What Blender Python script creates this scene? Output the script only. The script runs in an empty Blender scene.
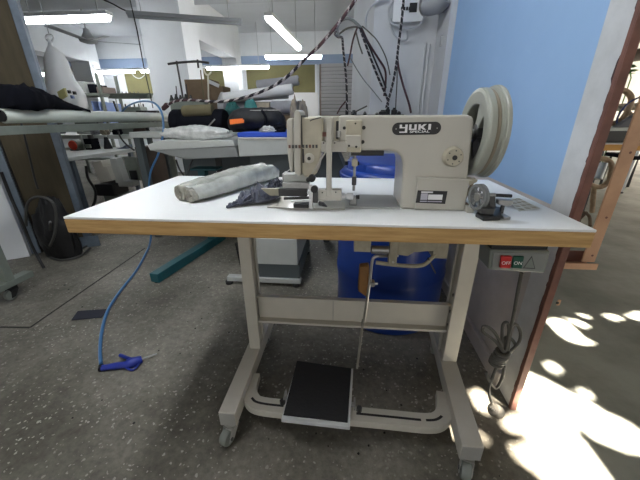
import bpy, math, random
from mathutils import Vector, Matrix, noise
random.seed(7)
PI = math.pi
scene = bpy.context.scene
COL = scene.collection

# ------------------------------------------------------------------ camera
CAM = Vector((0.0786, -0.6414, 0.9945))
RT = Vector((0.99613798, 0.0876943, -0.00433904))
UP = Vector((-0.02923657, 0.37789181, 0.92538803))
FW = Vector((-0.08279094, 0.92168731, -0.37899626))
FPX = 304.1331
cd = bpy.data.cameras.new('camera')
cam = bpy.data.objects.new('camera', cd)
COL.objects.link(cam)
M = Matrix((RT, UP, -FW)).transposed().to_4x4()
M.translation = CAM
cam.matrix_world = M
cd.sensor_width = 36.0
cd.lens = FPX / 640 * 36.0
cd.clip_start = 0.02
cd.clip_end = 200
scene.camera = cam


def P(px, py, axis, v):
    """world point seen at a photo pixel, at a known world distance (axis = v)"""
    d = FW + RT * ((px - 320) / FPX) - UP * ((py - 240) / FPX)
    i = 'xyz'.index(axis)
    return CAM + d * ((v - CAM[i]) / d[i])


# ------------------------------------------------------------------ materials
def mat(name, col, rough=0.6, metal=0.0, var=0.0, vscale=8.0, bump=0.0, bscale=40.0, spec=0.5, trans=0.0, col2=None, coat=0.0, alpha=1.0, sheen=0.0):
    m = bpy.data.materials.new(name)
    m.use_nodes = True
    nt = m.node_tree
    b = nt.nodes['Principled BSDF']
    b.inputs['Base Color'].default_value = (*col, 1)
    b.inputs['Roughness'].default_value = rough
    b.inputs['Metallic'].default_value = metal
    b.inputs['Specular IOR Level'].default_value = spec
    b.inputs['Transmission Weight'].default_value = trans
    b.inputs['Coat Weight'].default_value = coat
    b.inputs['Alpha'].default_value = alpha
    b.inputs['Sheen Weight'].default_value = sheen
    tc = None
    if var > 0 or col2 or bump > 0:
        tc = nt.nodes.new('ShaderNodeTexCoord')
    if var > 0 or col2:
        n = nt.nodes.new('ShaderNodeTexNoise')
        n.inputs['Scale'].default_value = vscale
        n.inputs['Detail'].default_value = 5
        n.inputs['Roughness'].default_value = 0.6
        nt.links.new(tc.outputs['Object'], n.inputs['Vector'])
        r = nt.nodes.new('ShaderNodeValToRGB')
        c2 = col2 if col2 else tuple(c * (1 - var) for c in col)
        r.color_ramp.elements[0].position = 0.35
        r.color_ramp.elements[0].color = (*c2, 1)
        r.color_ramp.elements[1].position = 0.62
        r.color_ramp.elements[1].color = (*col, 1)
        nt.links.new(n.outputs['Fac'], r.inputs['Fac'])
        nt.links.new(r.outputs['Color'], b.inputs['Base Color'])
    if bump > 0:
        n2 = nt.nodes.new('ShaderNodeTexNoise')
        n2.inputs['Scale'].default_value = bscale
        n2.inputs['Detail'].default_value = 4
        nt.links.new(tc.outputs['Object'], n2.inputs['Vector'])
        bp = nt.nodes.new('ShaderNodeBump')
        bp.inputs['Strength'].default_value = bump
        bp.inputs['Distance'].default_value = 0.01
        nt.links.new(n2.outputs['Fac'], bp.inputs['Height'])
        nt.links.new(bp.outputs['Normal'], b.inputs['Normal'])
    return m


def emit(name, col, strength):
    m = bpy.data.materials.new(name)
    m.use_nodes = True
    nt = m.node_tree
    nt.nodes.clear()
    e = nt.nodes.new('ShaderNodeEmission')
    e.inputs['Color'].default_value = (*col, 1)
    e.inputs['Strength'].default_value = strength
    o = nt.nodes.new('ShaderNodeOutputMaterial')
    nt.links.new(e.outputs[0], o.inputs['Surface'])
    return m


def terrazzo():
    m = bpy.data.materials.new('terrazzo floor')
    m.use_nodes = True
    nt = m.node_tree
    L = nt.links.new
    b = nt.nodes['Principled BSDF']
    b.inputs['Roughness'].default_value = 0.62
    b.inputs['Specular IOR Level'].default_value = 0.35
    tc = nt.nodes.new('ShaderNodeTexCoord')

    def N(t, **k):
        n = nt.nodes.new(t)
        for a, v in k.items():
            n.inputs[a].default_value = v
        return n

    def ramp(src, p0, c0, p1, c1):
        r = nt.nodes.new('ShaderNodeValToRGB')
        r.color_ramp.elements[0].position = p0
        r.color_ramp.elements[0].color = (*c0, 1)
        r.color_ramp.elements[1].position = p1
        r.color_ramp.elements[1].color = (*c1, 1)
        L(src, r.inputs['Fac'])
        return r

    def mix(f, a, bb, mode='MIX'):
        x = nt.nodes.new('ShaderNodeMix')
        x.data_type = 'RGBA'
        x.blend_type = mode
        if isinstance(f, float):
            x.inputs['Factor'].default_value = f
        else:
            L(f, x.inputs['Factor'])
        L(a, x.inputs['A'])
        L(bb, x.inputs['B'])
        return x.outputs['Result']
    big = N('ShaderNodeTexNoise', Scale=1.7, Detail=6.0, Roughness=0.65)
    L(tc.outputs['Object'], big.inputs['Vector'])
    base = ramp(big.outputs['Fac'], 0.35, (0.115, 0.106, 0.084), 0.68, (0.275, 0.257, 0.215))
    fine = N('ShaderNodeTexNoise', Scale=45.0, Detail=4.0, Roughness=0.7)
    L(tc.outputs['Object'], fine.inputs['Vector'])
    f2 = ramp(fine.outputs['Fac'], 0.3, (0.55, 0.55, 0.55), 0.7, (1.15, 1.15, 1.15))
    c = mix(0.8, base.outputs['Color'], f2.outputs['Color'], 'MULTIPLY')
    vo = N('ShaderNodeTexVoronoi', Scale=74.0, Randomness=1.0)
    wn = N('ShaderNodeTexNoise', Scale=55.0, Detail=2.0)
    L(tc.outputs['Object'], wn.inputs['Vector'])
    wmx = nt.nodes.new('ShaderNodeMix'); wmx.data_type = 'RGBA'; wmx.blend_type = 'LINEAR_LIGHT'; wmx.inputs['Factor'].default_value = 0.010
    L(tc.outputs['Object'], wmx.inputs['A']); L(wn.outputs['Color'], wmx.inputs['B'])
    L(wmx.outputs['Result'], vo.inputs['Vector'])
    size = ramp(vo.outputs['Color'], 0.35, (0, 0, 0), 0.9, (1, 1, 1))
    th = nt.nodes.new('ShaderNodeMath'); th.operation = 'MULTIPLY_ADD'
    L(size.outputs['Color'], th.inputs[0]); th.inputs[1].default_value = 0.44; th.inputs[2].default_value = -0.03
    lt = nt.nodes.new('ShaderNodeMath'); lt.operation = 'LESS_THAN'
    L(vo.outputs['Distance'], lt.inputs[0]); L(th.outputs[0], lt.inputs[1])
    worn = N('ShaderNodeTexNoise', Scale=2.6, Detail=3.0)
    L(tc.outputs['Object'], worn.inputs['Vector'])
    wr = ramp(worn.outputs['Fac'], 0.38, (0.3, 0.3, 0.3), 0.62, (0.9, 0.9, 0.9))
    fac = nt.nodes.new('ShaderNodeMath'); fac.operation = 'MULTIPLY'
    L(lt.outputs[0], fac.inputs[0]); L(wr.outputs['Color'], fac.inputs[1])
    chip = nt.nodes.new('ShaderNodeRGB'); chip.outputs[0].default_value = (0.44, 0.42, 0.37, 1)
    c = mix(fac.outputs[0], c, chip.outputs[0])
    sp = N('ShaderNodeTexVoronoi', Scale=5.0, Randomness=1.0)
    L(tc.outputs['Object'], sp.inputs['Vector'])
    l2 = nt.nodes.new('ShaderNodeMath'); l2.operation = 'LESS_THAN'; l2.inputs[1].default_value = 0.035
    L(sp.outputs['Distance'], l2.inputs[0])
    dark = nt.nodes.new('ShaderNodeRGB'); dark.outputs[0].default_value = (0.02, 0.02, 0.02, 1)
    c = mix(l2.outputs[0], c, dark.outputs[0])
    L(c, b.inputs['Base Color'])
    bp = N('ShaderNodeBump', Strength=0.25, Distance=0.004)
    L(fine.outputs['Fac'], bp.inputs['Height'])
    L(bp.outputs['Normal'], b.inputs['Normal'])
    return m


def laminate():
    """white table laminate with a worn brown patch and faint pencil wear"""
    m = bpy.data.materials.new('white laminate')
    m.use_nodes = True
    nt = m.node_tree
    L = nt.links.new
    b = nt.nodes['Principled BSDF']
    b.inputs['Roughness'].default_value = 0.38
    g = nt.nodes.new('ShaderNodeNewGeometry')
    n = nt.nodes.new('ShaderNodeTexNoise'); n.inputs['Scale'].default_value = 14; n.inputs['Detail'].default_value = 6
    L(g.outputs['Position'], n.inputs['Vector'])
    s = nt.nodes.new('ShaderNodeSeparateXYZ'); L(g.outputs['Position'], s.inputs[0])

    def gauss(cx, wx, cy, wy):
        out = []
        for o, c_, w_ in ((s.outputs['X'], cx, wx), (s.outputs['Y'], cy, wy)):
            a = nt.nodes.new('ShaderNodeMath'); a.operation = 'SUBTRACT'; L(o, a.inputs[0]); a.inputs[1].default_value = c_
            d = nt.nodes.new('ShaderNodeMath'); d.operation = 'DIVIDE'; L(a.outputs[0], d.inputs[0]); d.inputs[1].default_value = w_
            q = nt.nodes.new('ShaderNodeMath'); q.operation = 'MULTIPLY'; L(d.outputs[0], q.inputs[0]); L(d.outputs[0], q.inputs[1])
            out.append(q)
        a = nt.nodes.new('ShaderNodeMath'); a.operation = 'ADD'; L(out[0].outputs[0], a.inputs[0]); L(out[1].outputs[0], a.inputs[1])
        e = nt.nodes.new('ShaderNodeMath'); e.operation = 'SUBTRACT'; e.inputs[0].default_value = 1.0; e.use_clamp = True; L(a.outputs[0], e.inputs[1])
        k = nt.nodes.new('ShaderNodeMath'); k.operation = 'MULTIPLY'; L(e.outputs[0], k.inputs[0]); L(n.outputs['Fac'], k.inputs[1])
        r = nt.nodes.new('ShaderNodeMath'); r.operation = 'MULTIPLY'; r.use_clamp = True; L(k.outputs[0], r.inputs[0]); r.inputs[1].default_value = 2.2
        return r
    st1 = gauss(0.535, 0.045, 0.17, 0.045)
    st2 = gauss(0.44, 0.05, 0.04, 0.02)
    col = nt.nodes.new('ShaderNodeRGB'); col.outputs[0].default_value = (0.80, 0.81, 0.80, 1)
    brown = nt.nodes.new('ShaderNodeRGB'); brown.outputs[0].default_value = (0.28, 0.24, 0.17, 1)
    grey = nt.nodes.new('ShaderNodeRGB'); grey.outputs[0].default_value = (0.55, 0.54, 0.5, 1)
    x = nt.nodes.new('ShaderNodeMix'); x.data_type = 'RGBA'
    L(st1.outputs[0], x.inputs['Factor']); L(col.outputs[0], x.inputs['A']); L(brown.outputs[0], x.inputs['B'])
    y = nt.nodes.new('ShaderNodeMix'); y.data_type = 'RGBA'
    L(st2.outputs[0], y.inputs['Factor']); L(x.outputs['Result'], y.inputs['A']); L(grey.outputs[0], y.inputs['B'])
    L(y.outputs['Result'], b.inputs['Base Color'])
    return m


def woodgrain(name, c1, c2, scale=(2, 30, 30), rough=0.55):
    m = bpy.data.materials.new(name)
    m.use_nodes = True
    nt = m.node_tree
    L = nt.links.new
    b = nt.nodes['Principled BSDF']
    b.inputs['Roughness'].default_value = rough
    tc = nt.nodes.new('ShaderNodeTexCoord')
    mp = nt.nodes.new('ShaderNodeMapping'); mp.inputs['Scale'].default_value = scale
    L(tc.outputs['Object'], mp.inputs['Vector'])
    n = nt.nodes.new('ShaderNodeTexNoise'); n.inputs['Scale'].default_value = 2.2; n.inputs['Detail'].default_value = 7; n.inputs['Roughness'].default_value = 0.65
    L(mp.outputs[0], n.inputs['Vector'])
    r = nt.nodes.new('ShaderNodeValToRGB')
    r.color_ramp.elements[0].position = 0.3; r.color_ramp.elements[0].color = (*c1, 1)
    r.color_ramp.elements[1].position = 0.65; r.color_ramp.elements[1].color = (*c2, 1)
    L(n.outputs['Fac'], r.inputs['Fac'])
    L(r.outputs['Color'], b.inputs['Base Color'])
    return m


MT = {}
MT['floor'] = terrazzo()
MT['yard'] = mat('yard concrete', (0.275, 0.28, 0.245), 0.7, col2=(0.16, 0.165, 0.145), vscale=2.3, bump=0.3, bscale=20)
MT['laminate'] = laminate()
MT['edge'] = woodgrain('varnished plywood edge', (0.36, 0.20, 0.065), (0.58, 0.37, 0.145), (3, 20, 40))
MT['cream_paint'] = mat('cream machine enamel', (0.50, 0.48, 0.42), 0.35, var=0.06, vscale=6, coat=0.15)
MT['cream_dirty'] = mat('worn cream enamel', (0.52, 0.48, 0.37), 0.45, var=0.25, vscale=14)
MT['leg_paint'] = mat('cream frame paint', (0.55, 0.53, 0.47), 0.4, var=0.08, vscale=9)
MT['grey_paint'] = mat('grey frame paint', (0.36, 0.36, 0.34), 0.5, var=0.15, vscale=12)
MT['rodgrey'] = mat('grey rod', (0.30, 0.29, 0.26), 0.5, 0.3)
MT['steel'] = mat('bright steel', (0.62, 0.62, 0.62), 0.28, 1.0)
MT['steel_dull'] = mat('dull steel', (0.42, 0.42, 0.41), 0.4, 0.9, var=0.3, vscale=20)
MT['dark_steel'] = mat('dark steel', (0.08, 0.08, 0.08), 0.4, 0.7)
MT['bracketgrey'] = mat('grey cream cast iron', (0.36, 0.33, 0.25), 0.5, var=.25, vscale=30)
MT['black'] = mat('black plastic', (0.012, 0.012, 0.013), 0.45)
MT['rubber'] = mat('black rubber', (0.010, 0.010, 0.012), 0.8, bump=0.2, bscale=120)
MT['white'] = mat('white paint', (0.74, 0.77, 0.80), 0.7, var=0.06, vscale=1.5)
MT['greywhite'] = mat('greyed white paint', (0.56, 0.58, 0.60), 0.75, var=0.10, vscale=2.5)
MT['slotbeige'] = mat('grimy beige plate', (0.70, 0.68, 0.60), 0.6, col2=(0.55, 0.52, 0.43), vscale=45)
MT['slotbrown'] = mat('grimy brown marks', (0.48, 0.44, 0.34), 0.7, col2=(0.32, 0.29, 0.21), vscale=60)
MT['ceil'] = mat('ceiling paint', (0.66, 0.69, 0.73), 0.85, var=0.08, vscale=0.8)
MT['beam'] = mat('grey ceiling beam', (0.52, 0.55, 0.58), 0.85, var=0.08, vscale=1.0)
MT['blueband'] = mat('pale blue wall paint', (0.26, 0.34, 0.48), 0.75)
MT['olive'] = mat('olive blind fabric', (0.19, 0.175, 0.075), 0.8, col2=(0.145, 0.135, 0.06), vscale=1.2)
MT['bluewall'] = mat('light blue wall panel', (0.30, 0.48, 0.74), 0.62, col2=(0.275, 0.45, 0.71), vscale=2.5)
MT['oldwhite'] = mat('flaked white paint', (0.60, 0.62, 0.63), 0.65, col2=(0.50, 0.52, 0.53), vscale=9)
MT['plaster'] = mat('grey plaster', (0.58, 0.54, 0.52), 0.85, col2=(0.44, 0.41, 0.39), vscale=3)
MT['rust'] = mat('red brown primer', (0.19, 0.080, 0.058), 0.6, col2=(0.12, 0.05, 0.038), vscale=12)
MT['peach'] = mat('tan oxide paint', (0.56, 0.34, 0.205), 0.6, col2=(0.44, 0.25, 0.15), vscale=8)
MT['plywood'] = woodgrain('brown plywood', (0.05, 0.040, 0.022), (0.078, 0.062, 0.035), (10, 10, 1.5), 0.8)
MT['bluesteel'] = mat('blue grey steel', (0.16, 0.20, 0.25), 0.45, 0.3, var=0.25, vscale=10)
MT['drum'] = mat('blue drum plastic', (0.012, 0.05, 0.30), 0.32, var=0.1, vscale=4)
MT['teal'] = mat('teal steel paint', (0.012, 0.11, 0.135), 0.45, var=0.2, vscale=8)
MT['hose'] = mat('blue air hose', (0.07, 0.20, 0.42), 0.4)
MT['gun'] = mat('blue gun plastic', (0.012, 0.03, 0.28), 0.4)
MT['navy'] = mat('navy cloth', (0.035, 0.04, 0.06), 0.9, col2=(0.02, 0.022, 0.035), vscale=25, sheen=0.2)
MT['slate'] = mat('slate blue cloth', (0.075, 0.085, 0.125), 0.9, col2=(0.035, 0.04, 0.065), vscale=40, sheen=0.3)
MT['blackcloth'] = mat('black cloth', (0.006, 0.0065, 0.010), 0.95, spec=0.12, bump=0.3, bscale=30)
MT['plastic_film'] = mat('clear film over grey cloth', (0.50, 0.51, 0.47), 0.22, col2=(0.34, 0.35, 0.31), vscale=16, bump=0.5, bscale=28, coat=0.6)
MT['film_white'] = mat('white film', (0.62, 0.63, 0.61), 0.25, col2=(0.40, 0.41, 0.40), vscale=22, bump=0.7, bscale=30, coat=0.5)
MT['tubewhite'] = mat('off white tube', (0.56, 0.60, 0.54), 0.4, var=0.08)
MT['greengrey'] = mat('green grey steel', (0.20, 0.225, 0.195), 0.5, var=0.2, vscale=8)
MT['irongrey'] = mat('light grey enamel', (0.48, 0.50, 0.48), 0.45, var=0.08)
MT['irondark'] = mat('slate enamel', (0.07, 0.085, 0.09), 0.6)
MT['bluepad'] = mat('royal blue cover', (0.03, 0.09, 0.55), 0.8)
MT['offred'] = mat('red button', (0.50, 0.02, 0.02), 0.4)
MT['ongreen'] = mat('dark green button', (0.01, 0.075, 0.05), 0.4)
MT['switchgrey'] = mat('grey switch enclosure', (0.20, 0.22, 0.20), 0.45)
MT['cordgrey'] = mat('grey cable sheath', (0.075, 0.07, 0.06), 0.5)
MT['knee'] = mat('brown knee pad', (0.22, 0.105, 0.025), 0.6, col2=(0.15, 0.07, 0.02), vscale=20)
MT['plate_white'] = mat('plate lettering white', (0.80, 0.80, 0.80), 0.5)
MT['sticker'] = mat('grey sticker print', (0.45, 0.43, 0.50), 0.5)
MT['bottle'] = mat('milky plastic', (0.82, 0.84, 0.85), 0.3, trans=0.1)
MT['orange'] = mat('orange label', (0.80, 0.17, 0.02), 0.6)
MT['redorange'] = mat('red orange plastic', (0.62, 0.05, 0.02), 0.5)
MT['tan'] = mat('olive tan cloth', (0.14, 0.12, 0.065), 0.85, var=0.2, vscale=10)
MT['tealcloth'] = mat('teal cloth', (0.02, 0.13, 0.12), 0.8, col2=(0.01, 0.06, 0.06), vscale=12)
MT['rollgrey'] = mat('pale grey cloth', (0.52, 0.52, 0.53), 0.85, var=0.1, vscale=6)
MT['rolldark'] = mat('mid grey cloth', (0.20, 0.20, 0.22), 0.85, var=0.2, vscale=6)
MT['beige'] = mat('beige canvas', (0.36, 0.31, 0.23), 0.85, col2=(0.22, 0.19, 0.15), vscale=10)
MT['brownbox'] = mat('brown board', (0.18, 0.125, 0.075), 0.8, var=0.2)
MT['paleblue'] = mat('pale blue plastic', (0.22, 0.30, 0.55), 0.6)
MT['shutter'] = mat('shutter slats', (0.42, 0.42, 0.44), 0.6)
MT['glassgrey'] = mat('grey window glass', (0.20, 0.21, 0.20), 0.15)
MT['framebrown'] = mat('brown window frame', (0.20, 0.16, 0.14), 0.6)
MT['conduit'] = mat('grey conduit', (0.42, 0.44, 0.46), 0.5)
MT['greenwall'] = mat('bright plaster', (0.80, 0.78, 0.77), 0.85)
MT['bentwood'] = mat('worn bentwood', (0.36, 0.25, 0.155), 0.5, col2=(0.20, 0.13, 0.075), vscale=14)
MT['yellowedge'] = mat('yellow pine edge', (0.55, 0.27, 0.05), 0.55)
MT['leaf'] = mat('green leaf', (0.06, 0.17, 0.03), 0.6)
MT['sunmask'] = mat('awning sheet', (0.20, 0.19, 0.17), 0.9)  # for the unseen sheets added to block the sun
MT['cable_red'] = mat('dark red braid', (0.06, 0.022, 0.028), 0.7)
MT['cable_white'] = mat('pale braid', (0.48, 0.44, 0.44), 0.7)
MT['cable_black'] = mat('black braid', (0.012, 0.01, 0.014), 0.7)
MT['smoke'] = mat('clear bobbin plastic', (0.22, 0.23, 0.23), 0.2, trans=0.2, coat=0.5)
MT['tubelight'] = emit('fluorescent tube glow', (0.95, 0.975, 1.0), 27.0)
MT['fixture'] = mat('white fixture', (0.75, 0.77, 0.78), 0.5)
MT['fixture_grey'] = mat('grey fixture', (0.33, 0.35, 0.37), 0.55)


# ------------------------------------------------------------------ mesh builder
class MB:
    def __init__(s):
        s.v, s.f, s.mi = [], [], []

    def add(s, vs, fs, mi=0):
        b = len(s.v)
        s.v += [Vector(v) for v in vs]
        s.f += [tuple(b + i for i in f) for f in fs]
        s.mi += ([mi] * len(fs)) if isinstance(mi, int) else list(mi)
        return s

    def box(s, x0, x1, y0, y1, z0, z1, mi=0, T=None):
        vs = [Vector((x, y, z)) for z in (z0, z1) for y in (y0, y1) for x in (x0, x1)]
        if T is not None:
            vs = [T @ v for v in vs]
        return s.add(vs, [(0, 2, 3, 1), (4, 5, 7, 6), (0, 1, 5, 4), (2, 6, 7, 3), (0, 4, 6, 2), (1, 3, 7, 5)], mi)

    def bar(s, a, b, w, h, up=(0, 0, 1), mi=0):
        """box-section bar from a to b"""
        a, b, up = Vector(a), Vector(b), Vector(up)
        d = (b - a).normalized()
        r = d.cross(up).normalized()
        u = r.cross(d).normalized()
        vs = []
        for p in (a, b):
            for su, sr in ((-1, -1), (-1, 1), (1, 1), (1, -1)):
                vs.append(p + r * (sr * w / 2) + u * (su * h / 2))
        return s.add(vs, [(3, 2, 1, 0), (4, 5, 6, 7), (0, 1, 5, 4), (1, 2, 6, 5), (2, 3, 7, 6), (3, 0, 4, 7)], mi)

    def prism(s, poly, axis, a, b, mi=0, T=None):
        """polygon in the two axes other than `axis`, extruded from a to b"""
        i = 'xyz'.index(axis)
        o = [k for k in range(3) if k != i]
        n = len(poly)
        vs = []
        for c in (a, b):
            for p in poly:
                q = [0, 0, 0]
                q[i] = c
                q[o[0]], q[o[1]] = p
                vs.append(Vector(q))
        if T is not None:
            vs = [T @ v for v in vs]
        fs = [tuple(range(n)), tuple(range(2 * n - 1, n - 1, -1))]
        fs += [(k, k + n, (k + 1) % n + n, (k + 1) % n) for k in range(n)]
        return s.add(vs, fs, mi)

    def tube(s, pts, r, seg=8, closed=False, mi=0, stripe=None):
        pts = [Vector(p) for p in pts]
        n = len(pts)
        rr = r if isinstance(r, (list, tuple)) else [r] * n
        tang = []
        for i in range(n):
            a = pts[(i - 1) % n] if (closed or i > 0) else pts[i]
            b = pts[(i + 1) % n] if (closed or i < n - 1) else pts[i]
            t = (b - a)
            tang.append(t.normalized() if t.length > 1e-9 else Vector((0, 0, 1)))
        ref = Vector((0, 0, 1)) if abs(tang[0].z) < 0.9 else Vector((1, 0, 0))
        nrm = (ref - tang[0] * ref.dot(tang[0])).normalized()
        vs = []
        for i in range(n):
            nrm = (nrm - tang[i] * nrm.dot(tang[i]))
            nrm = nrm.normalized() if nrm.length > 1e-6 else tang[i].orthogonal().normalized()
            bi = tang[i].cross(nrm)
            for k in range(seg):
                an = 2 * PI * k / seg
                vs.append(pts[i] + (nrm * math.cos(an) + bi * math.sin(an)) * rr[i])
        fs, ms = [], []
        for i in range(n if closed else n - 1):
            j = (i + 1) % n
            for k in range(seg):
                k2 = (k + 1) % seg
                fs.append((i * seg + k, i * seg + k2, j * seg + k2, j * seg + k))
                ms.append(stripe(i, k) if stripe else mi)
        if not closed:
            fs.append(tuple(range(seg - 1, -1, -1)))
            fs.append(tuple((n - 1) * seg + k for k in range(seg)))
            ms += [ms[0], ms[-1]]
        return s.add(vs, fs, ms)

    def cyl(s, a, b, r, seg=16, r2=None, mi=0):
        return s.tube([a, b], [r, r if r2 is None else r2], seg, mi=mi)

    def lathe(s, prof, origin, axis, seg=24, mi=0, closed=False):
        """profile of (radius, height) along axis"""
        o, ax = Vector(origin), Vector(axis).normalized()
        u = ax.orthogonal().normalized()
        w = ax.cross(u)
        n = len(prof)
        vs = []
        for (r, h) in prof:
            for k in range(seg):
                an = 2 * PI * k / seg
                vs.append(o + ax * h + (u * math.cos(an) + w * math.sin(an)) * r)
        fs = []
        for i in range(n if closed else n - 1):
            j = (i + 1) % n
            for k in range(seg):
                k2 = (k + 1) % seg
                fs.append((i * seg + k, i * seg + k2, j * seg + k2, j * seg + k))
        if not closed:
            fs.append(tuple(range(seg - 1, -1, -1)))
            fs.append(tuple((n - 1) * seg + k for k in range(seg)))
        return s.add(vs, fs, mi)

    def grid(s, fn, nu, nv, mi=0, wrap=False):
        vs = [fn(i / nu, j / nv) for j in range(nv + 1) for i in range(nu + (0 if wrap else 1))]
        w = nu if wrap else nu + 1
        fs = []
        for j in range(nv):
            for i in range(nu):
                i2 = (i + 1) % w if wrap else i + 1
                fs.append((j * w + i, j * w + i2, (j + 1) * w + i2, (j + 1) * w + i))
        return s.add(vs, fs, mi)

    def blob(s, c, size, amp=0.15, freq=2.0, seg=24, rings=14, seed=0, flat=0.0, T=None, mi=0):
        """a lumpy, folded heap: displaced ellipsoid with a flattened bottom"""
        c = Vector(c)
        vs = []
        for j in range(rings + 1):
            th = PI * j / rings
            for i in range(seg):
                ph = 2 * PI * i / seg
                d = Vector((math.sin(th) * math.cos(ph), math.sin(th) * math.sin(ph), math.cos(th)))
                q = d * freq + Vector((seed * 3.1, seed * 1.7, seed))
                k = 1 + amp * (noise.noise(q) + 0.5 * noise.noise(q * 2.3) + 0.5 * abs(noise.noise(q * 4.1)))
                p = Vector((d.x * size[0], d.y * size[1], d.z * size[2])) * k
                if p.z < -size[2] * flat:
                    p.z = -size[2] * flat
                if T is not None:
                    p = T @ p
                vs.append(c + p)
        fs = []
        for j in range(rings):
            for i in range(seg):
                i2 = (i + 1) % seg
                fs.append((j * seg + i, (j + 1) * seg + i, (j + 1) * seg + i2, j * seg + i2))
        return s.add(vs, fs, mi)

    def build(s, name, m, parent=None, smooth=True, bevel=0.0, at=None, bseg=2, angle=0.7):
        me = bpy.data.meshes.new(name)
        off = wloc(parent) if parent else Vector((0, 0, 0))
        org = Vector(at) if at is not None else (off if parent else base_of(s.v))
        me.from_pydata([tuple(v - org) for v in s.v], [], s.f)
        ms = m if isinstance(m, (list, tuple)) else [m]
        for x in ms:
            me.materials.append(MT[x] if isinstance(x, str) else x)
        me.polygons.foreach_set('material_index', s.mi)
        import bmesh
        bm = bmesh.new()
        bm.from_mesh(me)
        bmesh.ops.recalc_face_normals(bm, faces=bm.faces)
        bm.to_mesh(me)
        bm.free()
        if smooth:
            me.shade_smooth()
            me.set_sharp_from_angle(angle=angle)
        o = bpy.data.objects.new(name, me)
        COL.objects.link(o)
        if parent:
            o.parent = parent
            o.location = org - off
        else:
            o.location = org
        if bevel > 0:
            b = o.modifiers.new('bevel', 'BEVEL')
            b.width = bevel
            b.segments = bseg
            b.limit_method = 'ANGLE'
            b.angle_limit = 0.6
            b.harden_normals = False
        return o


def base_of(vs):
    lo = [min(v[i] for v in vs) for i in range(3)]
    hi = [max(v[i] for v in vs) for i in range(3)]
    return Vector(((lo[0] + hi[0]) / 2, (lo[1] + hi[1]) / 2, lo[2]))


def wloc(o):
    p = Vector((0, 0, 0))
    while o is not None:
        p += o.location
        o = o.parent
    return p


def tag(o, label, cat, group=None, kind=None):
    o['label'] = label
    o['category'] = cat
    if group:
        o['group'] = group
    if kind:
        o['kind'] = kind
    return o


def thing(name, loc, label, cat, group=None):
    o = bpy.data.objects.new(name, None)
    COL.objects.link(o)
    o.location = loc
    o.empty_display_size = 0.05
    return tag(o, label, cat, group)


def struct(o):
    o['kind'] = 'structure'
    return o


def copy_tree(o, parent=None):
    c = o.copy()
    COL.objects.link(c)
    if parent is not None:
        c.parent = parent
    for ch in list(o.children):
        copy_tree(ch, c)
    return c


def smooth_path(pts, n=6, closed=False):
    pts = [Vector(p) for p in pts]
    out = []
    N = len(pts)
    rng = range(N if closed else N - 1)
    for i in rng:
        p0 = pts[(i - 1) % N] if (closed or i > 0) else pts[i]
        p1, p2 = pts[i], pts[(i + 1) % N]
        p3 = pts[(i + 2) % N] if (closed or i + 2 < N) else p2
        for k in range(n):
            t = k / n
            out.append(0.5 * ((2 * p1) + (p2 - p0) * t + (2 * p0 - 5 * p1 + 4 * p2 - p3) * t * t + (3 * p1 - p0 - 3 * p2 + p3) * t ** 3))
    if not closed:
        out.append(pts[-1])
    return out


def arc(c, r, a0, a1, n, plane='xz'):
    out = []
    for k in range(n + 1):
        a = a0 + (a1 - a0) * k / n
        out.append((c[0] + r * math.cos(a), c[1] + r * math.sin(a)))
    return out


def text_mesh(body, size, T, depth=0.0004, bold=0.0):
    """lettering as a mesh (built-in font), centred, laid out by matrix T"""
    cu = bpy.data.curves.new('lettering', 'FONT')
    cu.body = body
    cu.size = size
    cu.align_x = 'CENTER'
    cu.align_y = 'CENTER'
    cu.extrude = depth
    cu.offset = bold
    tmp = bpy.data.objects.new('lettering_tmp', cu)
    COL.objects.link(tmp)
    dg = bpy.context.evaluated_depsgraph_get()
    me = bpy.data.meshes.new_from_object(tmp.evaluated_get(dg))
    vs = [T @ v.co for v in me.vertices]
    fs = [tuple(p.vertices) for p in me.polygons]
    bpy.data.objects.remove(tmp)
    bpy.data.curves.remove(cu)
    bpy.data.meshes.remove(me)
    return vs, fs
MT['greencream'] = mat('aged cream enamel', (0.34, 0.35, 0.30), 0.35, var=0.12, vscale=7, coat=0.15)
MT['tanbelt'] = mat('tan belt', (0.27, 0.23, 0.17), 0.7)
MT['bedgrey'] = mat('brushed bed plate', (0.46, 0.46, 0.44), 0.4, 0.3)
MT['olivesteel'] = mat('tarnished plate', (0.26, 0.25, 0.19), 0.4, 0.6)
SKY, SUN, EXPO = 0.85, 85.0, 0.42
scene.view_settings.view_transform = 'Standard'
scene.view_settings.look = 'None'
scene.view_settings.gamma = 1.0
scene.view_settings.use_curve_mapping = False
scene.view_settings.exposure = EXPO
MT['beigefilm'] = mat('rolled film ends', (0.42, 0.40, 0.34), 0.35, var=0.3, vscale=60)
MT['platepale'] = mat('pale switch plate', (0.22, 0.23, 0.22), 0.5)
MT['patchnavy'] = mat('dark navy patch', (0.018, 0.02, 0.032), 0.9)
MT['traygrey'] = mat('mid grey enamel', (0.24, 0.25, 0.245), 0.5)
MT['cabledim'] = mat('dim grey cable', (0.05, 0.05, 0.047), 0.5)
MT['bagcloth'] = mat('charcoal nylon', (0.022, 0.023, 0.026), 0.65, spec=.3, col2=(0.009, 0.010, 0.012), vscale=15, bump=.3, bscale=25)
MT['lilac'] = mat('lilac film', (0.30, 0.22, 0.33), 0.4, var=.3)
MT['rollwhite'] = mat('white cloth', (0.70, 0.70, 0.70), 0.85)
MT['rolldark2'] = mat('grey cloth', (0.33, 0.33, 0.35), 0.85, var=.2)
MT['tealpouch'] = mat('bright teal cloth', (0.05, 0.24, 0.23), 0.7, var=.3)
MT['palehook'] = mat('pale cream wire', (0.62, 0.60, 0.50), 0.5)
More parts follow.
